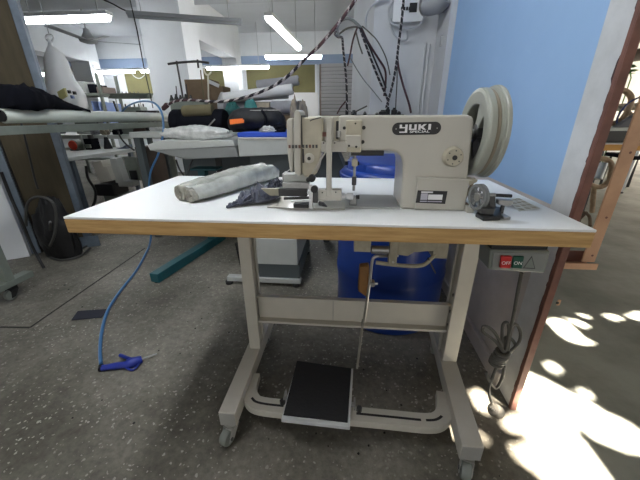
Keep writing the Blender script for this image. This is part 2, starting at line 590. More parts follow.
MT['sackdark'] = mat('black plastic sack', (0.013, 0.013, 0.014), 0.5, spec=.25, var=.3, bump=.5, bscale=25)
MT['cordblack'] = mat('black cable', (0.012, 0.012, 0.013), 0.5)
MT['cablegrey'] = mat('grey cable', (0.17, 0.18, 0.18), 0.5)
MT['jointdark'] = mat('dark floor joint', (0.02, 0.018, 0.016), 0.8)
MT['yellowlabel'] = mat('yellow label', (0.48, 0.46, 0.20), 0.6)
MT['slateblue'] = mat('slate fabric', (0.10, 0.12, 0.16), 0.8)
MT['darkmachine'] = mat('dark machine enamel', (0.05, 0.055, 0.06), 0.45)
MT['palegreen'] = mat('pale green enamel', (0.33, 0.37, 0.33), 0.45)
MT['darkbrown'] = mat('dark brown board', (0.055, 0.035, 0.026), 0.7, var=.3)
MT['rustdark'] = mat('dark maroon grip', (0.05, 0.018, 0.022), 0.6)
MT['laminate2'] = mat('white board', (0.72, 0.72, 0.72), 0.5)
MT['navyblue'] = mat('navy cord', (0.02, 0.03, 0.12), 0.5)
MT['chairgreen'] = mat('green seat', (0.10, 0.15, 0.09), 0.7)
MT['paleglass'] = mat('shiny grey foil', (0.35, 0.37, 0.38), 0.25, .6)
MT['bentdark'] = mat('dark bentwood', (0.11, 0.075, 0.045), 0.6)
# ================================================================== SETTING
H = 0.7716
o = struct(MB().box(-13.6, 0.76, -3.2, 9.7, -0.06, 0.0).build('floor', 'floor', smooth=False))
o = struct(MB().box(0.76, 10.5, -4.5, 11, -0.065, -0.004).build('ground', 'yard', smooth=False))
struct(MB().box(-13.6, 0.76, -2.6, 9.7, 3.2, 3.3).build('ceiling', 'ceil', smooth=False))
struct(MB().box(-13.6, 0.76, 9.5, 9.7, 0, 3.2).build('wall_back', 'white', smooth=False))
struct(MB().box(-13.8, -13.6, -2.6, 9.7, 0, 3.2).build('wall_west', 'white', smooth=False))
struct(MB().box(-8.9, 0.3, 9.46, 9.5, 2.37, 2.62).build('trim_3', 'blueband', smooth=False))
# front wall behind the viewer, with a wide doorway that lets the daylight in
fw = MB()
fw.box(-13.6, -3.4, -2.75, -2.6, 0, 3.2)
fw.box(-3.4, 0.76, -2.75, -2.6, 2.6, 3.2)
struct(fw.build('wall_front', 'white', smooth=False))

# right partition: blue panel over grey plaster, white stile and red-brown steel edge
wr = struct(MB().box(0.70, 0.722, 0.312, 1.61, 0.74, 3.2).build('wall_right', 'bluewall', smooth=False))
struct(MB().box(0.70, 0.722, 0.312, 1.61, 0.0, 0.74).build('plaster_panel', 'plaster', wr, smooth=False))
struct((lambda o: o)(MB().box(0.696, 0.722, 0.222, 0.312, 0.0, 3.2).build('trim_1', 'oldwhite', smooth=False, bevel=0.003)))
tr1 = bpy.data.objects['trim_1']
fk = MB()
rk_ = random.Random(3)
zz = 0.05
while zz < 2.4:
    h_ = rk_.uniform(.01, .06)
    if rk_.random() < .75:
        w_ = rk_.choice((.001, .0015, .002, .0025, .006 if rk_.random() < .15 else .0015))
        fk.prism([(.2235, zz), (.2235 + w_, zz + h_ * .2), (.2235 + w_ * .7, zz + h_ * .8), (.2235, zz + h_)], 'x', .6954, .6961)
    zz += h_ + rk_.uniform(.002, .03)
struct(fk.build('flaked_paint', 'rustdark', tr1, smooth=False))
t2 = MB()
t2.box(0.6935, 0.7145, 0.205, 0.209, 0.0, 3.2)
t2.box(0.6935, 0.6965, 0.209, 0.2215, 0.0, 3.2)
t2.box(0.711, 0.7145, 0.209, 0.2215, 0.0, 3.2)
t2.box(0.6965, 0.711, 0.209, 0.2215, 0.0, 3.2)
struct(t2.build('trim_2', 'rust', smooth=False, bevel=0.0015))
struct(MB().box(0.682, 0.6995, 0.30, 1.60, 0.0, 0.075).build('baseboard_right', 'plaster', smooth=False, bevel=0.004))

# pillars and beams
pl = MB().prism([(0.232, 1.9), (0.665, 1.9), (0.665, 1.615), (0.76, 1.615), (0.76, 3.2), (0.20, 3.2), (0.098, 2.6)], 'z', 0, 3.2)
struct(pl.build('column', 'greywhite', smooth=False))
struct(MB().box(-3.36, -2.66, 5.0, 5.6, 0, 3.2).build('column', 'white', smooth=False))
struct(MB().box(-3.37, -2.97, 8.5, 8.9, 0, 3.2).build('column', 'white', smooth=False))
struct(MB().box(-7.75, -7.2, 8.5, 8.9, 0, 3.2).build('column', 'white', smooth=False))
struct(MB().box(-3.36, -2.98, 5.6, 8.5, 2.42, 3.2).build('beam', 'white', smooth=False))
struct(MB().box(-7.75, -7.2, 5.0, 8.5, 2.42, 3.2).build('beam', 'white', smooth=False))
struct(MB().box(-13.6, 0.76, 4.3, 6.0, 2.9, 3.2).build('beam', 'beam', smooth=False))

# far windows: frame, blind
def far_window(n, x0, x1, z0, z1, m, frame='framebrown', slats=False):
    w = MB()
    t = 0.05
    w.box(x0 - t, x0, 9.42, 9.5, z0 - t, z1); w.box(x1, x1 + t, 9.42, 9.5, z0 - t, z1)
    w.box(x0, x1, 9.42, 9.5, z0 - t, z0)
    f = struct(w.build('window_%d' % n, frame, smooth=False))
    b = MB()
    if slats:
        k = 0
        z = z0
        while z < z1 - 0.02:
            T = Matrix.Translation(((x0 + x1) / 2, 9.455, z + 0.045)) @ Matrix.Rotation(0.55, 4, 'X')
            b.box(-(x1 - x0) / 2, (x1 - x0) / 2, -0.004, 0.004, -0.045, 0.045, T=T)
            z += 0.1
        struct(b.build('shutter_slats', m, f, smooth=False))
        struct(MB().box(x0, x1, 9.485, 9.495, z0, z1).build('pane', 'glassgrey', f, smooth=False))
    else:
        b.box(x0, x1, 9.46, 9.49, z0, z1)
        struct(b.build('blind', m, f, smooth=False))
    return f
far_window(1, -3.02, -0.95, 1.62, 2.37, 'olive', 'white')
far_window(2, -5.2, -3.5, 1.62, 2.37, 'olive', 'white')
far_window(3, -6.9, -5.55, 1.62, 2.37, 'olive', 'white')
far_window(4, -0.77, 0.18, 1.0, 2.37, 'shutter', 'framebrown', True)
far_window(5, -8.95, -7.85, 1.2, 2.45, 'glassgrey', 'framebrown')

# left partition: plywood held by blue-grey steel posts
pa, pb = Vector((-2.03, 1.52, 0)), Vector((-2.62, 1.225, 0))
d = (pb - pa).normalized()
nrm = Vector((-d.y, d.x, 0))
def along(s0, s1, n0, n1, z0, z1, mb):
    vs = []
    for z in (z0, z1):
        for n_ in (n0, n1):
            for s_ in (s0, s1):
                vs.append(pa + d * s_ + nrm * n_ + Vector((0, 0, z)))
    mb.add(vs, [(0, 2, 3, 1), (4, 5, 7, 6), (0, 1, 5, 4), (2, 6, 7, 3), (0, 4, 6, 2), (1, 3, 7, 5)])
    return mb
wl = struct(along(0.02, 3.0, -0.012, 0.012, 0.0, 3.2, MB()).build('wall_left', 'plywood', smooth=False))
struct(along(-0.012, 0.032, -0.03, 0.03, 0.0, 3.2, MB()).build('steel_post', 'bluesteel', wl, smooth=False, bevel=0.004))
struct(along(0.33, 0.41, 0.012, 0.04, 0.0, 3.2, MB()).build('steel_post', 'bluesteel', wl, smooth=False, bevel=0.004))
struct(along(0.325, 0.33, 0.012, 0.03, 0.0, 3.2, MB()).build('dark_joint', 'black', wl, smooth=False))
bp_ = along(-0.07, 0.06, 0.03, 0.045, 0.0, 0.09, MB())
struct(bp_.build('base_plate', 'bluesteel', wl, smooth=False, bevel=0.003))
# pale low wall in front of the plywood
q0, q1 = Vector((-2.33, 1.27, 0)), Vector((-3.3, 0.62, 0))
dd = (q1 - q0).normalized(); nn = Vector((dd.y, -dd.x, 0))
lw = MB()
pts = [q0, q1, q1 + nn * 0.08, q0 + nn * 0.08]
lw.prism([(p.x, p.y) for p in pts], 'z', 0.0, 0.74)
struct(lw.build('wall_side', 'white', smooth=False, bevel=0.004))

# yard: far bright wall, and an unseen sheet added overhead to mask the sun
struct(MB().box(0.76, 10.5, 8.6, 8.8, 0, 3.4).build('wall_yard', 'greenwall', smooth=False))
struct(MB().box(10.3, 10.5, -4.5, 8.6, 0, 0.9).build('wall_east', 'greenwall', smooth=False))

struct(MB().box(0.74, 0.78, -9.0, 9.5, 2.76, 3.3).build('sun_gap_strip', 'white', smooth=False))  # added unseen strip, blocks sun passing between ceiling edge and yard sheet
# ------------------------------------------------------------------ light
w = bpy.data.worlds.new('sky')
scene.world = w
w.use_nodes = True
bg = w.node_tree.nodes['Background']
bg.inputs['Color'].default_value = (1.0, 0.985, 0.955, 1)
bg.inputs['Strength'].default_value = SKY
SUN_TO = Vector((0.38, -0.56, 0.74)).normalized()
sd = bpy.data.lights.new('sun', 'SUN')
sd.energy = SUN
sd.angle = math.radians(0.6)
sd.color = (1.0, 0.90, 0.76)
so = bpy.data.objects.new('sun', sd)
COL.objects.link(so)
so.rotation_euler = SUN_TO.to_track_quat('Z', 'Y').to_euler()
so.location = SUN_TO * 20

# added unseen sheet above the yard; holes cut to shape the floor's sun patches
RZ = 2.75
def hole(poly):
    out = []
    for (x, y) in poly:
        t = RZ / SUN_TO.z
        out.append((x + SUN_TO.x * t, y + SUN_TO.y * t))
    return out
patches_px = [
    [(489, 376), (500, 366), (514, 364), (518, 396), (506, 402), (494, 398)],
    [(507, 372), (530, 372), (556, 384), (584, 398), (606, 412), (626, 420), (660, 446), (665, 462), (636, 452), (612, 446), (590, 434), (578, 420), (575, 432), (590, 452), (608, 475), (615, 500), (560, 500), (540, 476), (515, 458), (512, 448), (530, 440), (520, 430), (502, 428), (506, 418), (525, 412), (498, 398), (490, 384)],
    [(470, 392), (482, 390), (489, 400), (490, 410), (482, 412), (474, 404)],
    [(549, 321), (556, 318), (566, 320), (574, 328), (588, 339), (596, 342), (582, 344), (570, 340), (560, 334)],
    [(567, 318), (580, 320), (589, 325), (582, 327)],
    [(604, 315), (616, 314), (624, 318), (612, 320)],
    [(626, 316), (640, 311), (655, 316), (650, 322)],
    [(546, 364), (556, 362), (563, 369), (552, 373)],
    [(578, 393), (586, 389), (593, 392), (588, 397)],
    [(578, 314), (590, 315), (588, 318)],
    [(445, 402), (451, 400), (452, 409), (447, 410)],
    [(446, 429), (454, 427), (460, 436), (452, 439)],
    [(478, 431), (485, 437), (483, 444), (478, 440)],
]
holes = []
for pp in patches_px:
    holes.append(hole([(v.x, v.y) for v in (P(a, b, 'z', 0) for a, b in pp)]))
def inside(x, y, poly):
    c = False
    n = len(poly)
    for i in range(n):
        x1, y1 = poly[i]
        x2, y2 = poly[(i + 1) % n]
        if (y1 > y) != (y2 > y) and x < (x2 - x1) * (y - y1) / (y2 - y1) + x1:
            c = not c
    return c
aw = MB()
hx0 = min(p[0] for h in holes for p in h) - 0.05; hx1 = max(p[0] for h in holes for p in h) + 0.05
hy0 = min(p[1] for h in holes for p in h) - 0.05; hy1 = max(p[1] for h in holes for p in h) + 0.05
step = 0.0125
nx, ny = int((hx1 - hx0) / step) + 1, int((hy1 - hy0) / step) + 1
vid = {}
vs, fs = [], []
def gv(i, j):
    if (i, j) not in vid:
        vid[(i, j)] = len(vs)
        vs.append((hx0 + i * step, hy0 + j * step, RZ))
    return vid[(i, j)]
for i in range(nx):
    for j in range(ny):
        cx, cy = hx0 + (i + .5) * step, hy0 + (j + .5) * step
        if not any(inside(cx, cy, h) for h in holes):
            fs.append((gv(i, j), gv(i + 1, j), gv(i + 1, j + 1), gv(i, j + 1)))
X1, Y1 = hx0 + nx * step, hy0 + ny * step
for (a, b, c_, d_) in ((0.76, hx0, -9.0, 8.6), (X1, 9.0, -9.0, 8.6), (hx0, X1, -9.0, hy0), (hx0, X1, Y1, 8.6)):
    b0 = len(vs)
    vs += [(a, c_, RZ), (b, c_, RZ), (b, d_, RZ), (a, d_, RZ)]
    fs.append((b0, b0 + 1, b0 + 2, b0 + 3))
aw.add(vs, fs)
awo = struct(aw.build('sun_mask_sheet', 'sunmask', smooth=False))
sol = awo.modifiers.new('thickness', 'SOLIDIFY'); sol.thickness = 0.004
# ================================================================== SEWING TABLE
tb = thing('sewing_table', (0, 0.27, 0), 'white laminate sewing table with plywood edges on a cream steel frame with castors', 'sewing table')
TW, TD = 0.6, 0.5385
MB().box(-TW, TW, 0.0, TD, H - 0.006, H).build('tabletop', 'laminate', tb, smooth=False, bevel=0.0012)
MB().box(-TW - 0.0005, TW + 0.0005, -0.0005, TD + .0005, H - 0.0415, H - 0.0062).build('edge_band', 'edge', tb, smooth=False, bevel=0.003)
q = [P(507, 199.5, 'z', H), P(519, 198, 'z', H), P(540, 208.5, 'z', H), P(519, 211.5, 'z', H)]
sp_ = MB().prism([(p.x, p.y) for p in q], 'z', H + .0001, H + .0005).build('slot_plate', 'slotbeige', tb, smooth=False)
for u in (.10, .36, .62, .86):
    for v in (.18, .5, .82):
        c = (q[0].lerp(q[1], v)).lerp(q[3].lerp(q[2], v), u)
        MB().box(c.x - .0055, c.x + .0055, c.y - .0085, c.y + .0055, H + .0005, H + .0008).build('slot_mark', 'slotbrown', sp_, smooth=False)
def leg(x0, x1, y0, y1, z0, inner):
    m = MB()
    t = 0.004
    z1 = H - 0.0417
    # channel section open towards the middle of the table
    m.box(x0, x1, y0, y0 + t, z0, z1); m.box(x0, x1, y1 - t, y1, z0, z1)
    xo = (x0, x0 + t) if inner > 0 else (x1 - t, x1)
    m.box(xo[0], xo[1], y0 + t, y1 - t, z0, z1)
    xi = (x1 - t, x1) if inner > 0 else (x0, x0 + t)
    m.box(xi[0], xi[1], y0 + t, y0 + 0.014, z0, z1); m.box(xi[0], xi[1], y1 - 0.014, y1 - t, z0, z1)
    xm = x1 - 0.012 if inner > 0 else x0 + 0.010
    m.box(xm, xm + 0.002, y0 + t, y1 - t, z0, z1)
    l = m.build('leg', 'leg_paint', tb, smooth=False, bevel=0.0012)
    # bracket plate under the top
    b = MB().box(x0 - 0.02, x1 + 0.02, y0 - 0.05, y1 + 0.05, z1 - 0.006, z1)
    b.build('top_plate', 'leg_paint', l, smooth=False, bevel=0.001)
    for zz in (0.40, 0.33, 0.27):
        k = MB().cyl((x1 - 0.012 if inner > 0 else x0 + 0.012, (y0 + y1) / 2, zz), (x1 - 0.008 if inner > 0 else x0 + 0.006, (y0 + y1) / 2, zz), 0.006, 10)
        k.build('bolt', 'dark_steel', l)
    return l
leg(-0.290, -0.248, 0.295, 0.365, 0.13, 1)
leg(0.460, 0.511, 0.290, 0.360, 0.13, -1)
def foot(x0, x1, y0, y1):
    f = MB().box(x0, x1, y0, y1, 0.073, 0.13).build('foot', 'leg_paint', tb, smooth=False, bevel=0.003)
    MB().box(x0 + 0.002, x1 - 0.002, y0 - 0.0015, y0, 0.075, 0.128).build('end_cap', 'grey_paint', f, smooth=False, bevel=0.001)
    for yy in (0.10, 0.145, 0.19):
        pass
    return f
foot(-0.305, -0.250, 0.008, 0.535)
f = MB().prism([(.424, -.035), (.485, -.035), (.532, .535), (.473, .535)], 'z', 0.073, 0.13).build('foot', 'leg_paint', tb, smooth=False, bevel=0.003)
MB().box(.426, .483, -.0366, -.035, 0.075, 0.128).build('end_cap', 'grey_paint', f, smooth=False, bevel=0.001)
def caster(x, y):
    c = MB()
    c.cyl((x, y, 0.067), (x, y, 0.0728), 0.021, 14)
    c.cyl((x, y, 0.055), (x, y, 0.067), 0.013, 12)
    T = Matrix.Translation((x, y, 0)) @ Matrix.Rotation(-0.35, 4, 'Z')
    for a0, a1 in ((-0.0185, -0.0155), (0.0155, 0.0185)):
        c.prism([(-0.018, 0.058), (0.018, 0.058), (-0.012, 0.018), (-0.036, 0.018)], 'x', a0, a1, T=T)
    c.box(-0.0185, 0.0185, -0.020, 0.018, 0.055, 0.0585, T=T)
    cc = c.build('caster', 'grey_paint', tb, smooth=True, bevel=0.001)
    a, b = T @ Vector((-0.0140, -0.024, 0.0275)), T @ Vector((0.0140, -0.024, 0.0275))
    MB().lathe([(0.008, 0), (0.025, 0.001), (0.027, 0.006), (0.027, 0.022), (0.025, 0.027), (0.008, 0.028)], a, b - a, 22).build('wheel', 'switchgrey', cc)
    for q in (a, b):
        MB().cyl(q - (b - a) * .25, q + (b - a) * .25, .006, 10).build('axle_bolt', 'dark_steel', cc)
caster(-0.277, 0.026); caster(0.460, -0.012); caster(-0.277, 0.50); caster(0.500, 0.50)
# crossbar: shallow channel with folded lips and a centre joint
cb = MB()
x0, x1 = -0.252, 0.466
cb.box(x0, x1, 0.335, 0.339, 0.256, 0.356)
cb.box(x0, x1, 0.318, 0.339, 0.356, 0.360)
cb.box(x0, x1, 0.312, 0.339, 0.252, 0.256)
cb.box(x0, x1, 0.310, 0.313, 0.246, 0.256)
c_ = cb.build('crossbar', 'leg_paint', tb, smooth=False, bevel=0.001)
for xx in (0.04, 0.162):
    MB().box(xx - 0.0015, xx + 0.0015, 0.3325, 0.335, 0.260, 0.352).build('seam', 'grey_paint', c_, smooth=False)
# treadle rail: flat slotted bar, ends bent back to the feet
path = [(-0.252, 0.20), (-0.246, 0.135), (-0.225, 0.095), (-0.185, 0.076)]
right = [(0.350, 0.060), (0.392, 0.070), (0.418, 0.100), (0.434, 0.155), (0.438, 0.175)]
cl = [(x, y) for x, y in path] + [(-0.05, 0.071), (0.1, 0.066), (0.25, 0.062)] + right
cl = [(p.x, p.y) for p in smooth_path([(x, y, 0) for x, y in cl], 5)]
def rail_strip(w0, w1, z0, z1, rng=None):
    m = MB()
    n = len(cl)
    sec = []
    idx = range(n) if rng is None else rng
    for i in idx:
        a = Vector(cl[max(i - 1, 0)]); b = Vector(cl[min(i + 1, n - 1)])
        t = (b - a).normalized()
        nv = Vector((-t.y, t.x))
        p = Vector(cl[i])
        pa_, pb_ = p + nv * w0, p + nv * w1
        sec.append([(pa_.x, pa_.y, z0), (pb_.x, pb_.y, z0), (pb_.x, pb_.y, z1), (pa_.x, pa_.y, z1)])
    vs = [v for s_ in sec for v in s_]
    fs = []
    k = len(sec)
    for i in range(k - 1):
        for j in range(4):
            fs.append((i * 4 + j, i * 4 + (j + 1) % 4, (i + 1) * 4 + (j + 1) % 4, (i + 1) * 4 + j))
    fs += [(3, 2, 1, 0), ((k - 1) * 4, (k - 1) * 4 + 1, (k - 1) * 4 + 2, (k - 1) * 4 + 3)]
    return m.add(vs, fs)
n = len(cl)
rail = rail_strip(-0.026, 0.026, 0.094, 0.100)
q = rail_strip(-0.026, -0.021, 0.073, 0.094); rail.add(q.v, q.f)
q = rail_strip(0.021, 0.026, 0.073, 0.094); rail.add(q.v, q.f)
ro = rail.build('treadle_rail', 'leg_paint', tb, bevel=0.001)
i_of = lambda x: min(range(n), key=lambda i: abs(cl[i][0] - x) + (0 if cl[i][1] < 0.13 else 1))
for a, b in ((-0.225, -0.12), (0.145, 0.185), (0.205, 0.33), (0.345, 0.405)):
    rr = range(i_of(a), i_of(b) + 1)
    if len(rr) < 2:
        continue
    rail_strip(-0.004, 0.004, 0.1001, 0.1006, rr).build('slot', 'black', ro, smooth=False)
MB().cyl((0.14, 0.075, 0.100), (0.14, 0.075, 0.116), 0.009, 6).build('rail_bolt', 'dark_steel', ro)
MB().cyl((-0.115, 0.080, 0.100), (-0.115, 0.080, 0.116), 0.009, 6).build('rail_bolt', 'dark_steel', ro)
# pedal
def quad_slab(c, z, t, mb, inset=0.0):
    cc = sum((Vector(p) for p in c), Vector((0, 0))) / 4
    pp = [Vector(p) + (cc - Vector(p)).normalized() * inset for p in c]
    zz = [z - 0.008, z - 0.008, z + 0.010, z + 0.010]
    vs = [(p.x, p.y, k) for p, k in zip(pp, zz)] + [(p.x, p.y, k + t) for p, k in zip(pp, zz)]
    mb.add(vs, [(3, 2, 1, 0), (4, 5, 6, 7), (0, 1, 5, 4), (1, 2, 6, 5), (2, 3, 7, 6), (3, 0, 4, 7)])
    return mb
pc = [(-0.103, 0.004), (0.109, -0.004), (0.121, 0.208), (-0.088, 0.228)]
pd = quad_slab(pc, 0.122, 0.013, MB()).build('pedal', 'oldwhite', tb, smooth=False, bevel=0.002)
quad_slab([(-0.098, 0.017), (0.102, 0.009), (0.114, 0.206), (-0.088, 0.2265)], 0.1352, 0.004, MB()).build('rubber_mat', 'rubber', pd, smooth=False, bevel=0.001)
MB().cyl((-0.105, 0.10, 0.108), (0.125, 0.09, 0.108), 0.008, 10).build('pedal_axle', 'steel_dull', pd)
MB().box(0.122, 0.128, 0.075, 0.105, 0.1005, 0.125).build('pivot_bracket', 'grey_paint', pd, smooth=False)
MB().box(-0.112, -0.105, 0.082, 0.112, 0.1005, 0.125).build('pivot_bracket', 'grey_paint', pd, smooth=False)
# pitman rod from pedal up to the motor side
a, b = P(357, 368, 'y', 0.20), P(363, 320, 'y', 0.10)
MB().tube([a, b], 0.0040, 8).build('pitman_rod', 'rodgrey', tb)
# knee lifter: bent chromed rod, brown pad, clamp and cream cross lever
YK = 0.075
rod = smooth_path([P(398, 255.5, 'y', YK + .02), P(384, 256, 'y', YK + 0.01), P(375.5, 256.5, 'y', YK), P(372, 262, 'y', YK), P(369.5, 283, 'y', YK), P(364, 322, 'y', YK + 0.01)], 5)
kn = MB().tube(rod, 0.0042, 10).build('knee_rod', 'steel', tb)
pad = MB()
pp = [P(359.5, 267, 'y', YK + 0.005), P(369.5, 266, 'y', YK + .005), P(367.5, 298.5, 'y', YK + .005), P(358, 292, 'y', YK + .005)]
pad.prism([(v.x, v.z) for v in pp], 'y', YK + 0.006, YK + 0.03)
pad.build('knee_pad', 'knee', kn, bevel=0.004)
ck = P(372.5, 283.5, 'y', YK)
MB().cyl((ck.x, YK - 0.008, ck.z), (ck.x, YK + 0.012, ck.z), 0.0065, 12).build('clamp', 'steel_dull', kn)
MB().cyl((ck.x, YK, ck.z), (ck.x + 0.014, YK, ck.z), 0.0030, 8).build('clamp_screw', 'steel', kn)
zt = H - 0.0419
a = P(354, 246, 'y', YK - .02); b = P(370.5, 252.5, 'y', YK - .02)
MB().box(a.x, b.x, YK - .02, YK + 0.02, b.z, zt).build('mounting_block', 'bracketgrey', tb, smooth=False, bevel=0.002)
a = P(371, 249.5, 'y', YK - .01); b = P(389, 249.5, 'y', YK - .01)
MB().lathe([(0.006, 0), (0.0105, 0.001), (0.0105, b.x - a.x - .001), (0.006, b.x - a.x)], (a.x, YK - .01, a.z), (1, 0, 0), 16).build('sleeve', 'steel_dull', tb)
a = P(390, 246, 'y', YK - .015); b = P(396.5, 265, 'y', YK - .015)
MB().box(a.x, b.x, YK - 0.015, YK + 0.005, b.z, zt).build('lever_clamp', 'bracketgrey', tb, smooth=False, bevel=0.002)
c = P(393, 262, 'y', YK - .016)
MB().cyl((c.x, YK - .018, c.z), (c.x, YK - .012, c.z), .003, 8).build('clamp_screw', 'steel', tb)
q = [P(397, 246, 'y', YK), P(440, 247, 'y', YK), P(436, 251, 'y', YK), P(414, 252.5, 'y', YK), P(408, 256.5, 'y', YK), P(397, 255, 'y', YK)]
MB().prism([(p.x, zt if k < 2 else p.z) for k, p in enumerate(q)], 'y', YK, YK + 0.03).build('bracket', 'bracketgrey', tb, smooth=False, bevel=0.002)
lev = smooth_path([P(376, 262.5, 'y', YK), P(392, 264.5, 'y', YK), P(410, 266, 'y', YK), P(423, 265, 'y', YK), P(430, 260, 'y', YK), P(435, 254, 'y', YK + .01), P(440, 248, 'y', YK + .02)], 5)
MB().tube(lev, [0.0055] * len(lev), 8).build('curved_lever', 'bracketgrey', tb)
MB().cyl(P(428, 258, 'y', YK - .004), P(435.5, 273, 'y', YK + .004), 0.0020, 8).build('stop_screw', 'dark_steel', tb)
c0, c1 = P(434, 246, 'y', YK + .005), P(447, 259, 'y', YK + .005)
MB().box(c0.x, c1.x, YK + 0.005, YK + 0.05, c1.z, zt).build('end_bracket', 'bracketgrey', tb, smooth=False, bevel=0.002)

# ================================================================== SEWING MACHINE
sm = thing('sewing_machine', (0.15, 0.18, H), 'cream industrial sewing machine with large handwheel standing on the white sewing table', 'sewing machine')
YF, YB = 0.125, 0.262
# body silhouette (x, z): bed-side pillar, arm and head
opening = [(0.2165, H), (0.2145, 0.86), (0.2125, 0.885), (0.206, 0.902), (0.194, 0.912), (0.178, 0.9155)]
outer = [(0.055, 0.9155), (0.055, 0.9945), (0.345, 0.9945)]
cor = [(0.3585, 0.990), (0.362, 0.978), (0.369, 0.86), (0.372, H)]
MB().prism(opening + outer + cor, 'y', YF, YB).build('body', 'cream_paint', sm, bevel=0.006, bseg=3)
# left head section behind the take-up slots
MB().box(-0.020, 0.055, YF + 0.012, YB, 0.912, 0.9935).build('head', 'cream_paint', sm, bevel=0.004)
# recess with plunger
v0, v1 = P(334, 120, 'y', YF), P(346, 142, 'y', YF)
MB().box(v0.x, v1.x, YF + 0.0085, YF + 0.0118, v1.z, v0.z).build('recess_plate', 'cream_dirty', sm, smooth=False)
v0, v1 = P(336, 121, 'y', YF), P(341, 139, 'y', YF)
MB().box(v0.x, v1.x, YF + 0.006, YF + 0.0085, v1.z, v0.z).build('slot', 'black', sm, bevel=0.002)
MB().cyl((( v0.x + v1.x) / 2, YF + 0.001, v0.z - 0.022), ((v0.x + v1.x) / 2, YF + 0.001, v1.z + 0.004), 0.0065, 12).build('plunger', 'steel_dull', sm)
# front cover plate
v0, v1 = P(346, 120, 'y', YF - .008), P(361, 152.5, 'y', YF - .008)
fp = MB().box(v0.x, v1.x, YF - 0.008, YF + 0.012, v1.z, v0.z).build('cover_plate', 'cream_dirty', sm, bevel=0.0025)
vm = P(346, 135, 'y', YF - .010)
MB().box(v0.x + .001, v1.x - .001, YF - 0.0115, YF - 0.008, v1.z + .012, vm.z).build('clamp_block', 'cream_paint', fp, bevel=0.0015)
for (a, b, r) in ((355.5, 123.5, .0022), (344.3, 128, .0038), (363.8, 127.7, .0045), (362.7, 142, .0045), (349, 145.8, .0026), (356.3, 146.8, .0028)):
    dp = -0.0125 if 346 < a < 361 and b > 130 else (-0.0085 if 346 < a < 361 else -0.001)
    c = P(a, b, 'y', YF + dp)
    MB().lathe([(r * .6, 0), (r, .0006), (r, .003)], (c.x, YF + dp, c.z), (0, 1, 0), 12).build('screw', 'black', sm)
# dark slot under the arm
v0, v1 = P(351, 153, 'y', YF), P(384, 156, 'y', YF)
MB().box(v0.x, v1.x, YF + .004, YF + 0.03, v1.z, 0.9154).build('slide_strip', 'black', sm, smooth=False, bevel=0.001)
# nameplate
c0, c1 = P(392, 129.2, 'y', YF), P(441, 127.8, 'y', YF)
hz = 0.0138
npx0, npx1, nz = c0.x, c1.x, (c0.z + c1.z) / 2
tilt = math.atan2(c1.z - c0.z, c1.x - c0.x) * 0.7
L_ = npx1 - npx0
pill = [(L_ / 2 - hz + x, z) for x, z in arc((0, 0), hz, -PI / 2, PI / 2, 10)] + [(-(L_ / 2 - hz) + x, z) for x, z in arc((0, 0), hz, PI / 2, 3 * PI / 2, 10)]
TN = Matrix.Translation(((npx0 + npx1) / 2, 0, nz)) @ Matrix.Rotation(-tilt, 4, 'Y')
np_ = MB().prism(pill, 'y', YF - 0.002, YF - 0.0001, T=TN).build('nameplate', 'black', sm, bevel=0.0005)
np_['label'] = 'black oval nameplate with white block lettering'
lt = MB()
# block letters Y U K I on a unit grid, then the small word beneath
def stroke(x0, x1, z0, z1, sh=0.0):
    lt.prism([(x0 + sh * z0, z0), (x1 + sh * z0, z0), (x1 + sh * z1, z1), (x0 + sh * z1, z1)], 'y', YF - 0.0027, YF - 0.002, T=TN)
u = 0.00185
zb, ztp = -0.0022, 0.0085
def blk(x0, x1, z0, z1):
    lt.prism([(x0, z0), (x1, z0), (x1, z1), (x0, z1)], 'y', YF - 0.0027, YF - 0.002, T=TN)
zb, ztp = -0.0030, 0.0092
xL = -0.0385                                   # y
blk(xL, xL + .0052, .0012, ztp); blk(xL + .0052, xL + .0125, .0012, .0038); blk(xL + .0125, xL + .018, -.0088, ztp); blk(xL, xL + .0125, -.0088, -.0060)
xU = -0.0170                                   # u
blk(xU, xU + .0052, zb, ztp); blk(xU + .0052, xU + .0118, zb, zb + .0028); blk(xU + .0118, xU + .017, zb, ztp)
xK = 0.0038                                    # k
blk(xK, xK + .0054, zb, ztp)
zm = (zb + ztp) / 2
lt.prism([(xK + .0056, zm), (xK + .0056, zm + .0018), (xK + .0120, ztp), (xK + .0182, ztp), (xK + .0110, zm)], 'y', YF - 0.0027, YF - 0.002, T=TN)
lt.prism([(xK + .0056, zm), (xK + .0110, zm), (xK + .0182, zb), (xK + .0120, zb), (xK + .0056, zm - .0018)], 'y', YF - 0.0027, YF - 0.002, T=TN)
blk(0.0262, 0.0320, zb, ztp)                   # i
lt.build('lettering', 'plate_white', np_, smooth=False)
sp = MB()
TT = TN @ Matrix.Translation((0.0075, YF - 0.0022, -0.0070)) @ Matrix.Rotation(PI / 2, 4, 'X') @ Matrix.Diagonal((1.85, 1, 1, 1))
vs, fs = text_mesh('SPECIAL', 0.0068, TT, 0.0003, 0.00012)
sp.add(vs, fs).build('lettering', 'plate_white', np_, smooth=False)
for s_ in (-1, 1):
    c = TN @ Vector((s_ * (L_ / 2 - 0.009), YF - 0.0022, 0))
    MB().lathe([(0.0008, 0), (0.0014, .0003), (.0014, .001)], (c.x, YF - .0028, c.z), (0, 1, 0), 10).build('rivet', 'steel_dull', np_)
